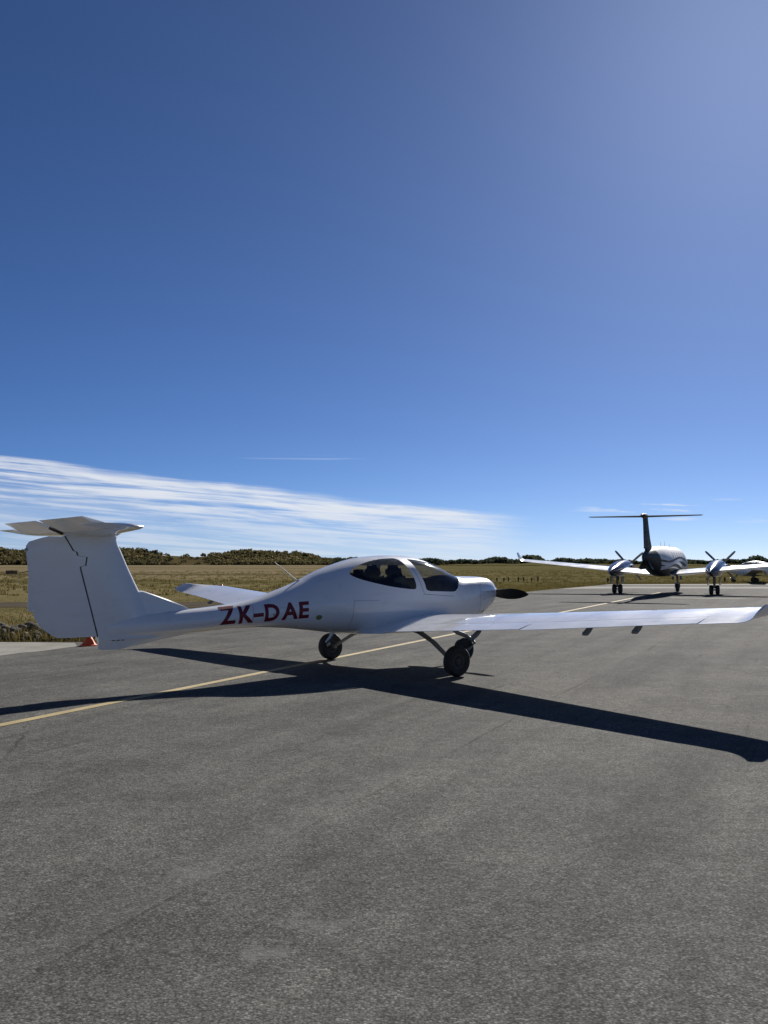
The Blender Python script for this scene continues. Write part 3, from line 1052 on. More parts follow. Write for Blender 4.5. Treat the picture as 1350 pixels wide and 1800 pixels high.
    def srow(y, sgn, **kw):
        le = float(np.interp(y, [0, .12, 1.45, 1.62, 1.68], [-4.25, -4.28, -4.56, -4.62, -4.74]))
        te = float(np.interp(y, [0, .12, 1.45, 1.62, 1.68], [-5.22, -5.22, -5.18, -5.16, -5.09]))
        t = float(np.interp(y, [0, 1.45, 1.68], [.105, .080, .03]))
        z = ZS + .012 * y
        d = dict(le=(le, sgn * y, z - .012), te=(te, sgn * y, z + .016), t=t, up=Vector((0, 0, 1)), axis=Vector((0, 1, 0)))
        fr = (le + 4.90) / (le - te)
        d['fr'] = fr
        d.update(kw)
        return d
    hs = None
    ysp = [0, .12, .4, .8, 1.1, 1.30]
    rows = []
    for sgn in (-1, 1):
        rr = []
        for y in ysp:
            d = srow(y, sgn); d['s1'] = d['fr'] - .008
            rr.append(d)
        rows = (rr[::-1] if sgn < 0 else rr[1:]) if not rows else rows + rr[1:]
    hs = foil('tailplane', rows, 0, .6, 'white', root, 14, smooth=45)
    for sgn in (-1, 1):
        rr = [srow(y, sgn) for y in (1.302, 1.45, 1.62, 1.68)]
        foil('tailplane_tip', rr, 0, 1, 'white', hs, 14, smooth=45)
        rr = []
        for y in (.07, .4, .8, 1.1, 1.295):
            d = srow(y, sgn); d['s0'] = d['fr'] + .010
            rr.append(d)
        el = foil('elevator', rr, .6, 1, 'skin', root, 6, hinge=ELEV, smooth=45)
    # fairing where fin and tailplane meet
    fr_ = [(-4.19, .015, 1.915), (-4.23, .04, 1.915), (-4.32, .066, 1.91), (-4.5, .068, 1.905), (-4.70, .055, 1.90), (-4.86, .035, 1.89), (-4.90, .010, 1.885)]
    tube('tail_fairing', [(a, 0, c) for a, b_, c in fr_], [b_ for a, b_, c in fr_], 'white', fin, 14)
    # fillet under the tailplane
    vv, ff = [], []
    n = 9
    for i in range(n):
        k = i / (n - 1)
        z = 1.80 + .115 * k
        grow = k**2.2
        ring = []
        le = -4.225 + .05 * grow * 0
        for j in range(20):
            a = 2 * math.pi * j / 20
            cx, rx = -4.545, .30 + .02 * grow
            ring.append((cx + rx * math.cos(a), (.045 + .075 * grow) * math.sin(a), z))
        vv += ring
    for i in range(n - 1):
        for j in range(20):
            k = (j + 1) % 20
            ff.append((20 * i + j, 20 * i + k, 20 * i + 20 + k, 20 * i + 20 + j))
    mesh_obj('fin_fillet', vv, ff, 'white', fin, smooth=60)
    tube('elevator_horn', [(-4.90, 0, 1.90), (-5.06, 0, 1.955)], [.03, .018], 'black', hs, 8)

    # ---- antennas
    tube('whip_antenna', [(-1.60, 0, 1.285), (-1.80, 0, 1.425), (-1.985, 0, 1.555)], [.012, .009, .006], 'yellowrod', root, 8)
    rbox('antenna_base', (-1.585, 0, 1.290), (.10, .035, .035), 'white', root, .012, (Vector((0, 1, 0)), R(22)))
    tube('belly_antenna', [(-1.10, -.12, .575), (-1.15, -.12, .50), (-1.22, -.12, .44)], [.030, .022, .012], 'white', root, 8, flat=.3)
    tube('entry_step', [(-.42, -.30, .56), (-.44, -.46, .40), (-.44, -.55, .385)], [.018, .016, .016], 'gearpaint', root, 8) if 0 else None
    # ---- cabin
    rows_ = []
    tubx = np.linspace(-1.0, 1.15, 24)
    vv, ff = [], []
    for x in tubx:
        z1 = 1.085
        yw = float(B.side_y(np.array([x]), np.array([z1]))[0]) - .03
        vv += [(x, -yw, z1), (x, -yw + .05, .70), (x, yw - .05, .70), (x, yw, z1)]
    for i in range(len(tubx) - 1):
        for j in range(3):
            ff.append((4 * i + j, 4 * i + j + 1, 4 * i + 5 + j, 4 * i + 4 + j))
    ff.append((0, 1, 2, 3)); n4 = 4 * (len(tubx) - 1); ff.append((n4, n4 + 3, n4 + 2, n4 + 1))
    mesh_obj('cabin_trim', vv, ff, 'seat', root)
    vv, ff = [], []
    for i, x in enumerate(np.linspace(-1.12, -.97, 3)):
        pass
    rbox('instrument_panel', (.85, 0, 1.09), (.30, .80, .30), 'matte', root, .05)
    # glare shield following the base of the windscreen
    vv, ff = [], []
    gxs = np.linspace(.52, 1.00, 12)
    for x in gxs:
        zt_ = 1.31 - max(0, x - .85) * .12
        yw = float(B.side_y(np.array([x]), np.array([zt_]))[0]) - .05
        zl = 1.12
        yl = float(B.side_y(np.array([x]), np.array([zl]))[0]) - .035
        vv += [(x, -yl, zl), (x, -yw, zt_ - .04), (x, -yw + .07, zt_), (x, yw - .07, zt_), (x, yw, zt_ - .04), (x, yl, zl)]
    for i in range(len(gxs) - 1):
        for j in range(5):
            ff.append((6 * i + j, 6 * i + j + 1, 6 * i + 7 + j, 6 * i + 6 + j))
    ff.append((0, 1, 2, 3, 4, 5))
    mesh_obj('glare_shield', vv, ff, 'matte', root, smooth=40)
    for (x, lean, hd, sy) in ((-.03, -8, 1.42, .25), (-.62, -6, 1.36, .20)):
        for s in (-1, 1):
            st_ = bpy.data.objects.new('seat', None)
            COL.objects.link(st_); st_.parent = root
            rot = (Vector((0, 1, 0)), R(lean))
            rbox('seat_cushion', (x + .28, s * sy, .88), (.50, .38, .16), 'seat', st_, .05)
            rbox('backrest', (x - .02, s * sy, 1.12), (.22, .38, .56), 'seat', st_, .055, rot, taper=.92)
            rbox('headrest', (x - .08, s * sy, hd), (.17, .28, .18), 'seat', st_, .055, rot)
    # rear baggage bulkhead
    vv = []
    ring = np.linspace(0, 2 * np.pi, 40, endpoint=False)
    yb, zb_ = B.pt(np.full(40, -1.04), ring)
    mesh_obj('baggage_bulkhead', [(-1.04, y * .97, .96 + (z - .96) * .97) for y, z in zip(yb, zb_)], [tuple(range(40))], 'seat', root)

    # ---- lettering
    if letters:
        marks = [('Z', -2.905, .757), ('K', -2.640, .764), ('-', -2.445, .790), ('D', -2.275, .780), ('A', -2.035, .792), ('E', -1.792, .805)]
        for ch, x0, z0 in marks:
            project_letter(ch, .300, 'red', fus, x0, z0, .06, B, wide={'-': 1.6, 'D': .97}.get(ch, 1.0))
        skin_disc('sticker', -1.50, .805, .034, 'decal', fus, B, -1, 1.3)
        for xq in (-4.30, -4.24, -4.18):
            rr_ = mesh_obj('stencil_mark', [(xq, -.049, .607), (xq + .04, -.049, .607), (xq + .04, -.049, .622), (xq, -.049, .622)], [(0, 1, 2, 3)], 'greydecal', fus)
    return root


HEAD = .67009
plane = empty('light_aircraft', (.066, 14.405, 0), HEAD, 'white single-engine T-tail light aircraft with registration ZK-DAE across the yellow line', 'airplane')
light_aircraft(plane, True)


def copy_tree(o, parent=None, skip=()):
    c = o.copy()
    COL.objects.link(c)
    c.parent = parent
    for ch in list(o.children):
        if ch.name.split('.')[0] in skip: continue
        copy_tree(ch, c, skip)
    return c


# ------------------------------------------------------------------ twin turboprop behind
def livery_mat():
    m, q, b = mat('twin_livery')
    t = q.n('ShaderNodeTexCoord').outputs['Object']
    sp = q.n('ShaderNodeSeparateXYZ', ins={0: t})
    x, z = sp.outputs[0], sp.outputs[2]
    # sweeping colour bands painted along the sides
    w1 = q.m('ADD', q.m('MULTIPLY', q.m('SINE', q.m('ADD', q.m('MULTIPLY', x, .75), .6)), .16), 1.70)
    w1 = q.m('ADD', w1, q.m('MULTIPLY', x, -.035))
    w2 = q.m('ADD', q.m('MULTIPLY', q.m('SINE', q.m('ADD', q.m('MULTIPLY', x, .95), 2.1)), .14), 1.50)
    w3 = q.m('ADD', q.m('MULTIPLY', q.m('SINE', q.m('ADD', q.m('MULTIPLY', x, .8), 2.6)), .10), 1.24)
    white, dark, silver = (.80, .81, .82, 1), (.022, .028, .034, 1), (.70, .72, .75, 1)
    c = q.mix(q.mr(q.m('SUBTRACT', w1, z), -.008, .008), white, dark)
    for (w_, o_, t_) in ((w1, .10, .13), (w2, .02, .15), (w3, .0, .06)):
        d_ = q.m('SUBTRACT', q.m('SUBTRACT', w_, o_), z)
        c = q.mix(q.m('MULTIPLY', q.mr(d_, -.008, .008), q.mr(d_, t_ - .008, t_ + .008, 1.0, 0.0)), c, silver)
    aft = q.mr(q.m('ADD', x, q.m('MULTIPLY', z, .9)), -2.1, -2.15)
    low = q.mr(z, 2.10, 2.06)
    c = q.mix(q.m('MULTIPLY', aft, low), c, dark)
    q.put(b, 'Base Color', c)
    b.inputs['Roughness'].default_value = .5
    b.inputs['Specular IOR Level'].default_value = .1
    return m


M['livery'] = livery_mat()
TW = Body([(5.55, 1.40, 1.50, .05, 1.45, 2, 2), (5.45, 1.30, 1.58, .15, 1.44, 2, 2), (5.1, 1.13, 1.74, .33, 1.43, 2, 2), (4.5, .98, 1.88, .48, 1.43, 2, 2),
           (3.9, .91, 1.97, .57, 1.45, 2.1, 2.2), (3.5, .89, 2.12, .60, 1.5, 2.1, 2.2), (3.1, .88, 2.27, .62, 1.55, 2.1, 2.2), (2.5, .87, 2.30, .63, 1.6, 2.1, 2.2),
           (0, .86, 2.30, .63, 1.6, 2.1, 2.2), (-1.6, .87, 2.30, .62, 1.6, 2.1, 2.2), (-2.6, .95, 2.28, .56, 1.65, 2.05, 2.1), (-3.6, 1.14, 2.21, .43, 1.72, 2, 2),
           (-4.6, 1.38, 2.09, .27, 1.77, 2, 2), (-5.4, 1.58, 1.98, .12, 1.80, 2, 2), (-5.75, 1.68, 1.90, .03, 1.80, 2, 2)])


def twin(root):
    B = TW
    xs = np.concatenate([np.linspace(-5.75, 5.0, 130), np.linspace(5.0, 5.55, 16)[1:]])
    NP = 72
    V = B.grid(xs, NP)
    nx = len(xs)
    idx = np.arange(nx * NP).reshape(nx, NP)
    a = idx[:-1]; b = idx[1:]
    Q = np.stack([a, np.roll(a, -1, 1), np.roll(b, -1, 1), b], -1).reshape(-1, 4)
    cen = V[Q].mean(1)
    ws = in_poly(cen[:, 0], cen[:, 2], [(3.05, 1.92), (3.05, 2.16), (3.12, 2.22), (3.55, 2.20), (3.95, 2.02), (3.92, 1.90), (3.5, 1.86)])
    fus = mesh_obj('fuselage', V, [tuple(f) for f in Q[~ws]] + [tuple(idx[0][::-1]), tuple(idx[-1])], 'livery', root, smooth=50)
    mesh_obj('windscreen', V, [tuple(f) for f in Q[ws]], 'black', root, smooth=50)
    for s in (-1, 1):
        for x in (2.3, 1.6, .9, .2, -.5, -1.2):
            skin_disc('cabin_window', x, 1.88, .15, 'black', fus, B, s, .85)
    up0 = Vector((0, 0, 1))
    # wings
    for sg in (-1, 1):
        up = Vector((0, -sg * .10, 1)).normalized()
        rows = []
        for (y, lx, tx, z, t) in [(.35, 1.25, -.85, 1.00, .30), (2.3, 1.12, -.78, 1.17, .27), (2.75, .92, -.74, 1.21, .24), (4.5, .74, -.60, 1.38, .19), (6.75, .48, -.42, 1.60, .13), (7.05, .42, -.42, 1.635, .11)]:
            rows.append(dict(le=(lx, sg * y, z + .03), te=(tx, sg * y, z - .04), t=t, up=up))
        w = foil('wing', rows, 0, 1, 'white', root, 16)
        rows = [dict(rows[-1])]
        rows[0] = dict(le=(.42, sg * 7.052, 1.665), te=(-.42, sg * 7.052, 1.595), t=.105, up=up)
        for (y, lx, tx, z, t, an) in [(7.16, .32, -.43, 1.67, .085, 35), (7.23, .16, -.46, 1.74, .065, 65), (7.28, -.08, -.50, 1.90, .045, 78), (7.31, -.28, -.56, 2.06, .02, 80)]:
            rows.append(dict(le=(lx, sg * y, z), te=(tx, sg * y, z - .03), t=t, up=Vector((0, -sg * math.sin(R(an)), math.cos(R(an))))))
        foil('winglet', rows, 0, 1, 'white', w, 12)
        # nacelle with intake lip and exhaust
        ny = 2.30
        nb = Body([(-1.75, 1.05, 1.12, .04, 1.08, 2, 2), (-1.4, .92, 1.24, .17, 1.08, 2, 2), (-.7, .84, 1.40, .32, 1.12, 2.2, 2.2), (.2, .84, 1.56, .38, 1.18, 2.3, 2.3), (1.2, .94, 1.64, .39, 1.28, 2.3, 2.3),
                   (2.0, 1.02, 1.65, .36, 1.34, 2.2, 2.3), (2.5, 1.08, 1.62, .30, 1.38, 2.1, 2.2), (2.72, 1.17, 1.58, .22, 1.39, 2, 2), (2.76, 1.22, 1.54, .16, 1.39, 2, 2)])
        xs2 = np.linspace(-1.75, 2.76, 48)
        V2 = nb.grid(xs2, 36); V2[:, 1] += sg * ny
        id2 = np.arange(48 * 36).reshape(48, 36)
        a2 = id2[:-1]; b2 = id2[1:]
        Q2 = np.stack([a2, np.roll(a2, -1, 1), np.roll(b2, -1, 1), b2], -1).reshape(-1, 4)
        nac = mesh_obj('engine_nacelle', V2, [tuple(f) for f in Q2] + [tuple(id2[0][::-1]), tuple(id2[-1])], 'navy', root, smooth=50)
        for s in (-1, 1):
            tube('exhaust_stack', [(2.25, sg * ny + s * .26, 1.36), (2.12, sg * ny + s * .40, 1.36), (1.88, sg * ny + s * .47, 1.37)], [.10, .095, .085], 'chrome', nac, 14)
        lathe('spinner', [(0, .16), (.08, .155), (.2, .12), (.32, .06), (.36, .005)], (2.765, sg * ny, 1.385), (1, 0, 0), 'chrome', nac, 24)
        for k in range(4):
            an = R(45 + 90 * k + (4 if sg > 0 else 0))
            rad = Vector((0, math.cos(an), math.sin(an)))
            tan = Vector((0, -math.sin(an), math.cos(an)))
            st = []
            for (r, ch, th, tw) in [(.12, .10, .06, 60), (.3, .12, .040, 45), (.6, .13, .028, 36), (.9, .12, .02, 30), (1.02, .07, .012, 28)]:
                cd = (tan * math.cos(R(tw)) + Vector((1, 0, 0)) * math.sin(R(tw)))
                un = rad.cross(cd)
                c = Vector((2.86, sg * ny, 1.385)) + rad * r
                st.append(dict(le=c + cd * ch * .5, te=c - cd * ch * .5, t=th, up=un))
            foil('propeller_blade', st, 0, 1, 'metal', root, 8, smooth=60)
        # main gear with twin wheels and doors
        lg = tube('main_gear_leg', [(.05, sg * ny, .95), (.02, sg * ny, .55), (0, sg * ny, .30)], [.075, .06, .05], 'gearpaint', root, 12)
        tube('drag_brace', [(.55, sg * ny, .95), (.04, sg * ny, .45)], .03, 'gearpaint', lg, 8)
        for s in (-1, 1):
            rbox('gear_door', (-.05, sg * ny + s * .27, .66), (.75, .02, .38), 'navy', lg, .008)
            wh = bpy.data.objects.new('main_wheel', None)
            COL.objects.link(wh); wh.parent = root
            wheel(Vector((0, sg * ny + s * .145, .228)), (0, 1, 0), .228, .17, wh)
        tube('axle', [(0, sg * ny - .2, .228), (0, sg * ny + .2, .228)], .035, 'metal', lg, 10)
    # nose gear
    ng = tube('nose_gear_leg', [(4.1, 0, 1.0), (4.15, 0, .55), (4.15, 0, .22)], [.065, .055, .05], 'gearpaint', root, 12)
    wh = bpy.data.objects.new('nose_wheel', None)
    COL.objects.link(wh); wh.parent = root
    wheel(Vector((4.15, 0, .215)), (0, 1, 0), .215, .17, wh)
    for s in (-1, 1):
        rbox('gear_door', (4.0, s * .20, .78), (.7, .02, .30), 'darkgrey', ng, .008)
        tube('fork_arm', [(4.15, s * .06, .5), (4.15, s * .11, .40), (4.15, s * .115, .2)], .028, 'gearpaint', wh, 8)
    # fin, rudder and tailplane
    rows = []
    for (z, lx, tx, t) in [(1.80, -3.30, -5.55, .10), (2.15, -3.75, -5.58, .20), (2.6, -4.25, -5.62, .20), (3.0, -4.50, -5.66, .19), (3.40, -4.72, -5.70, .18), (3.52, -4.76, -5.72, .17)]:
        rows.append(dict(le=(lx, 0, z), te=(tx, 0, z), t=t, up=Vector((0, 1, 0)), s1=.72))
    fin = foil('fin', rows, 0, .72, 'darkgrey', root, 14)
    rows = [dict(r_, s0=.73, s1=1.0) for r_ in rows[1:]]
    foil('rudder', rows, .73, 1, 'darkgrey', root, 6)
    rr = []
    for sg in (-1, 1):
        q = []
        for (y, lx, tx, t) in [(0, -4.62, -5.60, .09), (1.2, -4.86, -5.58, .07), (2.35, -5.10, -5.56, .05), (2.45, -5.2, -5.52, .025)]:
            q.append(dict(le=(lx, sg * y, 3.58), te=(tx, sg * y, 3.575), t=t, up=up0, s1=.66))
        rr = q[::-1] if not rr else rr + q[1:]
    hs = foil('tailplane', rr, 0, .66, 'shaded_white', root, 12)
    for sg in (-1, 1):
        q = []
        for (y, lx, tx, t) in [(.12, -4.645, -5.60, .09), (1.2, -4.86, -5.58, .07), (2.33, -5.10, -5.56, .05)]:
            q.append(dict(le=(lx, sg * y, 3.58), te=(tx, sg * y, 3.575), t=t, up=up0, s0=.675))
        foil('elevator', q, .675, 1, 'shaded_white', root, 5)
    lathe('tail_fairing', [(-.75, .01), (-.6, .08), (-.3, .115), (.2, .12), (.5, .08), (.62, .01)], (-5.25, 0, 3.58), (1, 0, 0), 'darkgrey', fin, 16)
    for (x, h) in ((.2, .32), (-1.0, .26), (1.6, .18)):
        tube('blade_antenna', [(x, 0, 2.28), (x - .08, 0, 2.28 + h)], [.07, .03], 'white', fus, 8, flat=.2)
    for s in (-1, 1):
        vv = [(-4.0, s * .16, 1.25), (-5.3, s * .10, 1.62), (-5.35, s * .26, 1.28), (-4.9, s * .25, 1.22)]
        vv += [(x, y + s * .02, z) for x, y, z in vv]
        mesh_obj('ventral_strake', vv, [(0, 1, 2, 3), (7, 6, 5, 4), (0, 4, 5, 1), (1, 5, 6, 2), (2, 6, 7, 3), (3, 7, 4, 0)], 'darkgrey', fus)
    return root


tw = empty('twin_engine_aircraft', (13.70, 47.3, 0), R(65.0), 'dark-tailed twin-engine turboprop with navy nacelles and white wings, parked tail towards the taxi line', 'airplane')
twin(tw)

far = copy_tree(plane, None, ('registration_letter', 'sticker', 'stencil_mark'))
far.location = (28.3, 74.0, -.03)
far.rotation_euler = (0, 0, R(163))
tag(far, 'small white single-engine aircraft on the grass beyond the twin turboprop wing', 'airplane')

# ------------------------------------------------------------------ small things
mk = empty('edge_marker', (-5.50, 18.12, 0), R(20), 'low orange edge marker on the tarmac under the aircraft tail', 'marker')
bm = bmesh.new()
prof = [(.155, .0), (.155, .018), (.125, .03), (.095, .085), (.05, .165), (.03, .175)]
for (r, z) in prof:
    n = 16
    for i in range(n):
        a_ = 2 * math.pi * i / n
        # rounded square plan
        c_, s_ = math.cos(a_), math.sin(a_)
        k = r / max(abs(c_), abs(s_)) * .35 + r * .65
        bm.verts.new((c_ * k, s_ * k, z))
bm.verts.ensure_lookup_table()
for i in range(len(prof) - 1):
    for j in range(16):
        k = (j + 1) % 16
        bm.faces.new((bm.verts[i * 16 + j], bm.verts[i * 16 + k], bm.verts[i * 16 + 16 + k], bm.verts[i * 16 + 16 + j]))
bm.faces.new([bm.verts[(len(prof) - 1) * 16 + j] for j in range(16)])
bm.faces.new([bm.verts[j] for j in range(16)][::-1])
bm_obj('cone_body', bm, 'orange', mk, 40)
rbox('base_weight', (.20, -.02, .016), (.10, .14, .03), 'white', mk, .008)

for i, px in enumerate((873, 885, 893, 911, 920, 934, 945)):
    d = 78.0 + (i % 3) * .8
    x = (px - 675) / 1700 * d
    st = empty('marker_stake', (x, d, -.03), random.uniform(-.4, .4), 'short brown marker stake in the grass row beyond the propeller tip', 'stake', 'row of brown stakes in the field')
    hgt = random.uniform(.30, .46)
    rbox('post', (0, 0, hgt / 2), (.07, .07, hgt), 'brown', st, .008)
    rbox('board', (0, -.05, hgt * .6), (.13, .025, hgt * .75), 'brown', st, .006)
for px, d in ((1067, 71.0), (1272, 73.5)):
    st = empty('marker_stake', ((px - 675) / 1700 * d, d, -.03), .2, 'brown marker stake at the apron edge left of the twin turboprop' if px < 1200 else 'brown marker stake in the grass under the twin turboprop right wing', 'stake')
    rbox('post', (0, 0, .22), (.07, .07, .44), 'brown', st, .008)
    rbox('board', (0, -.05, .30), (.17, .025, .24), 'brown', st, .006)
sg_ = empty('field_sign', (-44.2, 115.0, -.03), R(8), 'low dark brown sign board standing in the dry grass left of the tail', 'sign')
rbox('panel', (0, 0, .38), (1.35, .10, .42), 'brown', sg_, .02)
for s in (-1, 1):
    rbox('leg', (s * .5, 0, .09), (.07, .07, .18), 'brown', sg_, .01)
rbox('lamp', (.05, 0, .63), (.12, .10, .07), 'brown', sg_, .015)


# ------------------------------------------------------------------ vegetation
ICO = None


def ico_template(sub):
    bm = bmesh.new()
    bmesh.ops.create_icosphere(bm, subdivisions=sub, radius=1.0)
    v = np.array([p.co[:] for p in bm.verts]); f = np.array([[q.index for q in p.verts] for p in bm.faces])
    bm.free()
    return v, f


IV, IF = ico_template(2)
IV1, IF1 = ico_template(1)


def big_mesh(name, V, F, material):
    me = bpy.data.meshes.new(name)
    me.vertices.add(len(V)); me.vertices.foreach_set('co', np.ascontiguousarray(V, dtype=np.float32).ravel())
    me.loops.add(F.size); me.loops.foreach_set('vertex_index', np.ascontiguousarray(F, dtype=np.int32).ravel())
    me.polygons.add(len(F)); me.polygons.foreach_set('loop_start', np.arange(len(F), dtype=np.int32) * F.shape[1])
    me.polygons.foreach_set('loop_total', np.full(len(F), F.shape[1], dtype=np.int32))
    me.update(calc_edges=True)
    me.materials.append(M[material])
    o = bpy.data.objects.new(name, me)
    COL.objects.link(o)
    return o


def leaf_clumps(cen, rad, per, size):
    """leaf-clump faces (quads) spread on and in ragged crowns; returns V, F"""
    n = len(cen)
    d = rng.normal(size=(n, per, 3)); d /= np.linalg.norm(d, axis=2, keepdims=True)
    d[:, :, 2] = np.abs(d[:, :, 2]) * 1.0 - .25
    rr = rng.uniform(.55, 1.12, size=(n, per, 1))
    p = cen[:, None, :] + d * rr * rad[:, None, :]
    nrm = d + rng.normal(scale=.5, size=d.shape); nrm /= np.linalg.norm(nrm, axis=2, keepdims=True)
    t = np.cross(nrm, rng.normal(size=d.shape)); t /= np.linalg.norm(t, axis=2, keepdims=True)
    b = np.cross(nrm, t)
    s = (size[:, None, None] * rng.uniform(.5, 1.3, size=(n, per, 1)))
    q = np.stack([p - t * s - b * s * .6, p + t * s * .9 - b * s * .5, p + t * s * .7 + b * s * .7, p - t * s * .6 + b * s * .8], 2)
    V = q.reshape(-1, 3)
    F = np.arange(len(V)).reshape(-1, 4)
    return V, F


def px2x(px, d):
    return (px - 675) / 1700 * d


# dune ridge on the left: terrain sheet with bushes
RX = [-500, -150, 0, 40, 120, 215, 262, 300, 345, 385, 425, 470, 522, 548, 565, 620, 700, 790]
RZ = [11.5, 12, 11.0, 10.4, 11.3, 11.8, 11.2, 8.8, 6.6, 7.8, 9.4, 9.2, 9.8, 7.6, 5.4, 4.6, 3.4, 1.0]


def dune_h(x, y):
    px = 675 + x / 560.0 * 1700
    crest = np.interp(px, RX, RZ)
    k = np.clip((y - 505) / 55.0, 0, 1)
    k = k * k * (3 - 2 * k)
    back = np.clip((700 - y) / 120.0, 0, 1)
    n = .7 * np.sin(x * .071 + 1.3) * np.sin(y * .05 + x * .013) + .4 * np.sin(x * .21 + y * .11)
    return np.maximum(0, (crest * .62 + n) * k * back) - .1


gx = np.linspace(-900, 40, 260); gy = np.linspace(495, 720, 50)
GX, GY = np.meshgrid(gx, gy)
V = np.stack([GX.ravel(), GY.ravel(), dune_h(GX.ravel(), GY.ravel())], 1)
nx_ = len(gx)
F = np.array([(j * nx_ + i, j * nx_ + i + 1, (j + 1) * nx_ + i + 1, (j + 1) * nx_ + i) for j in range(len(gy) - 1) for i in range(nx_ - 1)])
hl = big_mesh('dune_hill', V, F, 'hill')
hl.data.shade_smooth()
tag(hl, kind='structure')

N = 8600
bx_ = np.where(rng.uniform(size=N) < .6, rng.uniform(-400, 34, N), rng.uniform(-880, -400, N))
by_ = 503 + 62 * rng.beta(1.3, 1.5, N)
clump = np.sin(bx_ * .09 + by_ * .05) + np.sin(bx_ * .031 + 2) + rng.normal(scale=.8, size=N)
keep = clump > -.65
bx_, by_ = bx_[keep], by_[keep]
px_ = 675 + bx_ / 560.0 * 1700
crest = np.interp(px_, RX, RZ)
rz_ = rng.uniform(.5, 1.15, len(bx_)) * (.45 + crest * .17)
rx_ = rz_ * rng.uniform(.9, 1.7, len(bx_))
cen = np.stack([bx_, by_, dune_h(bx_, by_) + rz_ * .45], 1)
V, F = leaf_clumps(cen, np.stack([rx_, rx_, rz_], 1), 60, .20 * rz_ + .12)
tag(big_mesh('dune_scrub', V, F, 'scrub'), label='dark green scrub covering the low dunes on the horizon', kind='stuff')

# far tree line to the right
TP = [600, 700, 800, 850, 880, 905, 918, 930, 945, 958, 966, 985, 1000, 1050, 1065, 1100, 1150, 1220, 1262, 1300, 1316, 1326, 1334, 1345, 1400, 1700]
TZ = [5.8, 5.6, 5.2, 5.6, 6.4, 5.4, 6.0, 8.6, 9.0, 6.2, 5.0, 6.2, 6.0, 4.6, 5.8, 4.8, 4.6, 4.6, 5.4, 5.6, 5.4, 7.4, 7.0, 5.6, 5.0, 6.0]
N = 2600
tpx = rng.uniform(590, 1700, N)
ty = rng.uniform(440, 510, N)
tz = np.interp(tpx, TP, TZ) * .60 * rng.uniform(.62, 1.05, N) * (1 + .12 * np.sin(tpx * .11) + .10 * np.sin(tpx * .043 + 1))
cen = np.stack([(tpx - 675) / 1700 * ty, ty, tz * .5], 1)
V, F = leaf_clumps(cen, np.stack([tz * .55, tz * .5, tz * .52], 1), 70, .09 * tz + .1)
tag(big_mesh('tree_line', V, F, 'trees'), label='dark low line of trees along the far edge of the field', kind='stuff')


# grass blades along the apron edge
def grass_blades(n, name, pos_fn, hmin, hmax, wid):
    P = pos_fn(n)
    n = len(P)
    h = rng.uniform(hmin, hmax, n)
    a = rng.uniform(0, 2 * np.pi, n)
    lean = rng.uniform(0, .55, n) * h
    la = rng.uniform(0, 2 * np.pi, n)
    w = wid * rng.uniform(.6, 1.4, n)
    dx, dy = np.cos(a) * w, np.sin(a) * w
    z0 = np.full(n, -.04)
    v0 = np.stack([P[:, 0] - dx, P[:, 1] - dy, z0], 1)
    v1 = np.stack([P[:, 0] + dx, P[:, 1] + dy, z0], 1)
    v2 = np.stack([P[:, 0] + np.cos(la) * lean, P[:, 1] + np.sin(la) * lean, z0 + h], 1)
    V = np.stack([v0, v1, v2], 1).reshape(-1, 3)
    return tag(big_mesh(name, V, np.arange(len(V)).reshape(-1, 3), 'blade'), kind='stuff')


def edge_pos(n):
    t = rng.uniform(0, 1, n)**1.3 * 52
    off = rng.exponential(5.0, n) + rng.normal(scale=.08, size=n)
    off = np.where(off > 26, rng.uniform(0, 26, n), off)
    nrm = np.array([-D.y, D.x])
    P = np.array([A0.x, A0.y]) + t[:, None] * np.array([D.x, D.y]) + off[:, None] * nrm
    ok = (P[:, 1] > 19.05) & ~((P[:, 1] > 33.6) & (P[:, 1] < 38.2))
    return P[ok]


g1 = grass_blades(90000, 'verge_grass', edge_pos, .03, .085, .010)
g1['label'] = 'dry yellow-green grass growing along the tarmac edge'


def far_edge(n):
    x = rng.uniform(11, 62, n)
    y = np.interp(x, [7.5, 10.6, 15.8, 27.3, 120], [50.8, 57.5, 68.0, 69.8, 73]) + rng.exponential(2.2, n) + .05
    return np.stack([x, y], 1)


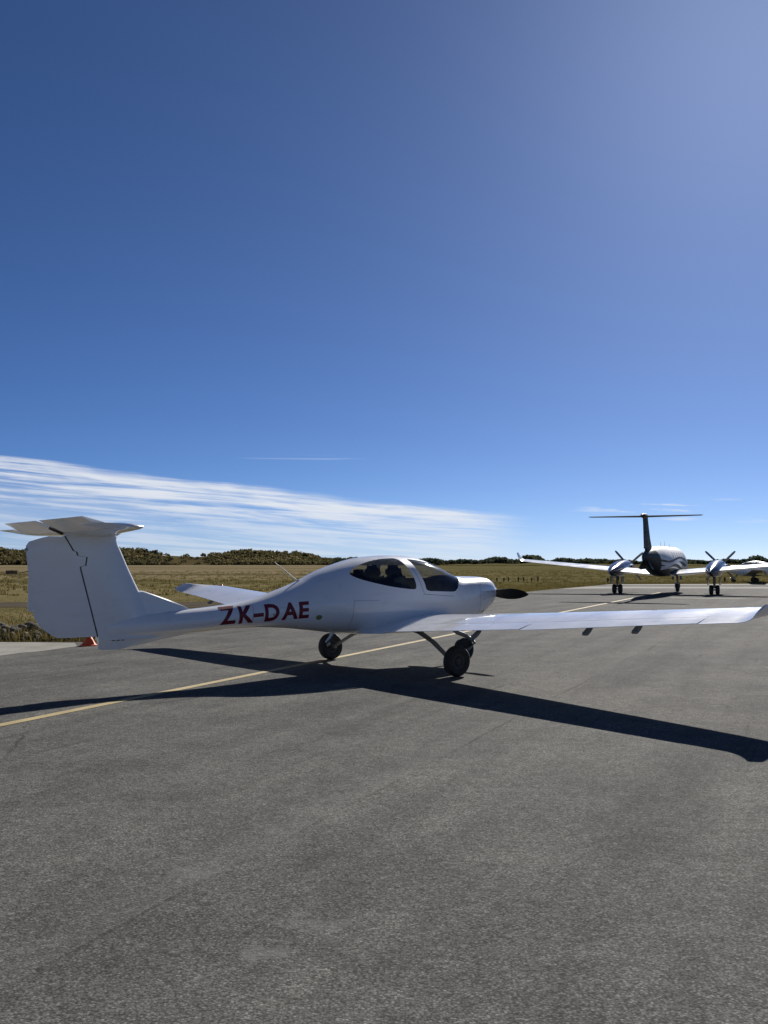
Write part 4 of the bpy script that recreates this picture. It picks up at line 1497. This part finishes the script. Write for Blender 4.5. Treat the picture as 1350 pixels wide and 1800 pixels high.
g2 = grass_blades(26000, 'far_verge_grass', far_edge, .05, .20, .02)
g2['label'] = 'green grass fringe behind the far edge of the apron'

# rubble and dry weeds beside the concrete
N = 700
rx0 = rng.uniform(-12.5, -6.0, N)
ry0 = 19.25 + 2.6 * rng.beta(1.6, 1.6, N)
hump = np.exp(-((rx0 + 8.2) / 1.9)**2) * np.exp(-((ry0 - 20.5) / .9)**2)
hump = np.maximum(hump, .75 * np.exp(-((rx0 + 11.3) / 1.3)**2) * np.exp(-((ry0 - 20.5) / .9)**2))
rs = rng.uniform(.03, .13, N) * (.6 + hump)
sc = rng.uniform(.6, 1.3, size=(N, 1, 3)); sc[:, :, 2] *= .75
V = IV1[None] * rng.uniform(.75, 1.2, size=(N, len(IV1), 1)) * sc * rs[:, None, None]
V += np.stack([rx0, ry0, hump * .26 * rng.uniform(.3, 1.0, N) - .03], 1)[:, None, :]
F = (IF1[None] + (np.arange(N) * len(IV1))[:, None, None]).reshape(-1, 3)
tag(big_mesh('rubble', V.reshape(-1, 3), F, 'rock'), label='grey rubble and clods heaped beside the concrete slab', kind='stuff')


def weed_pos(n):
    x = rng.uniform(-12.5, -5.9, n); y = 19.1 + 2.9 * rng.beta(1.4, 1.4, n)
    return np.stack([x, y], 1)


g3 = grass_blades(5200, 'dry_weeds', weed_pos, .08, .34, .012)
g3['label'] = 'dry grey-green weeds growing through the rubble'


def tuft_pos(n):
    m_ = n // 14
    cx = rng.uniform(-75, 60, m_); cy = 45 + 130 * rng.beta(1.0, 1.6, m_)
    edge = np.interp(cx, [-80, -5.5, 7.5, 10.6, 15.8, 27.3, 120], [19.3, 19.3, 51.8, 58.5, 69.0, 71.0, 74])
    ok = (cy > edge + 1.5)
    cx, cy = cx[ok], cy[ok]
    x = np.repeat(cx, 14) + rng.normal(scale=.16, size=len(cx) * 14)
    y = np.repeat(cy, 14) + rng.normal(scale=.16, size=len(cx) * 14)
    return np.stack([x, y], 1)


g4 = grass_blades(70000, 'field_tufts', tuft_pos, .06, .20, .03)
g4['label'] = 'loose tufts of dry grass scattered over the mown field'
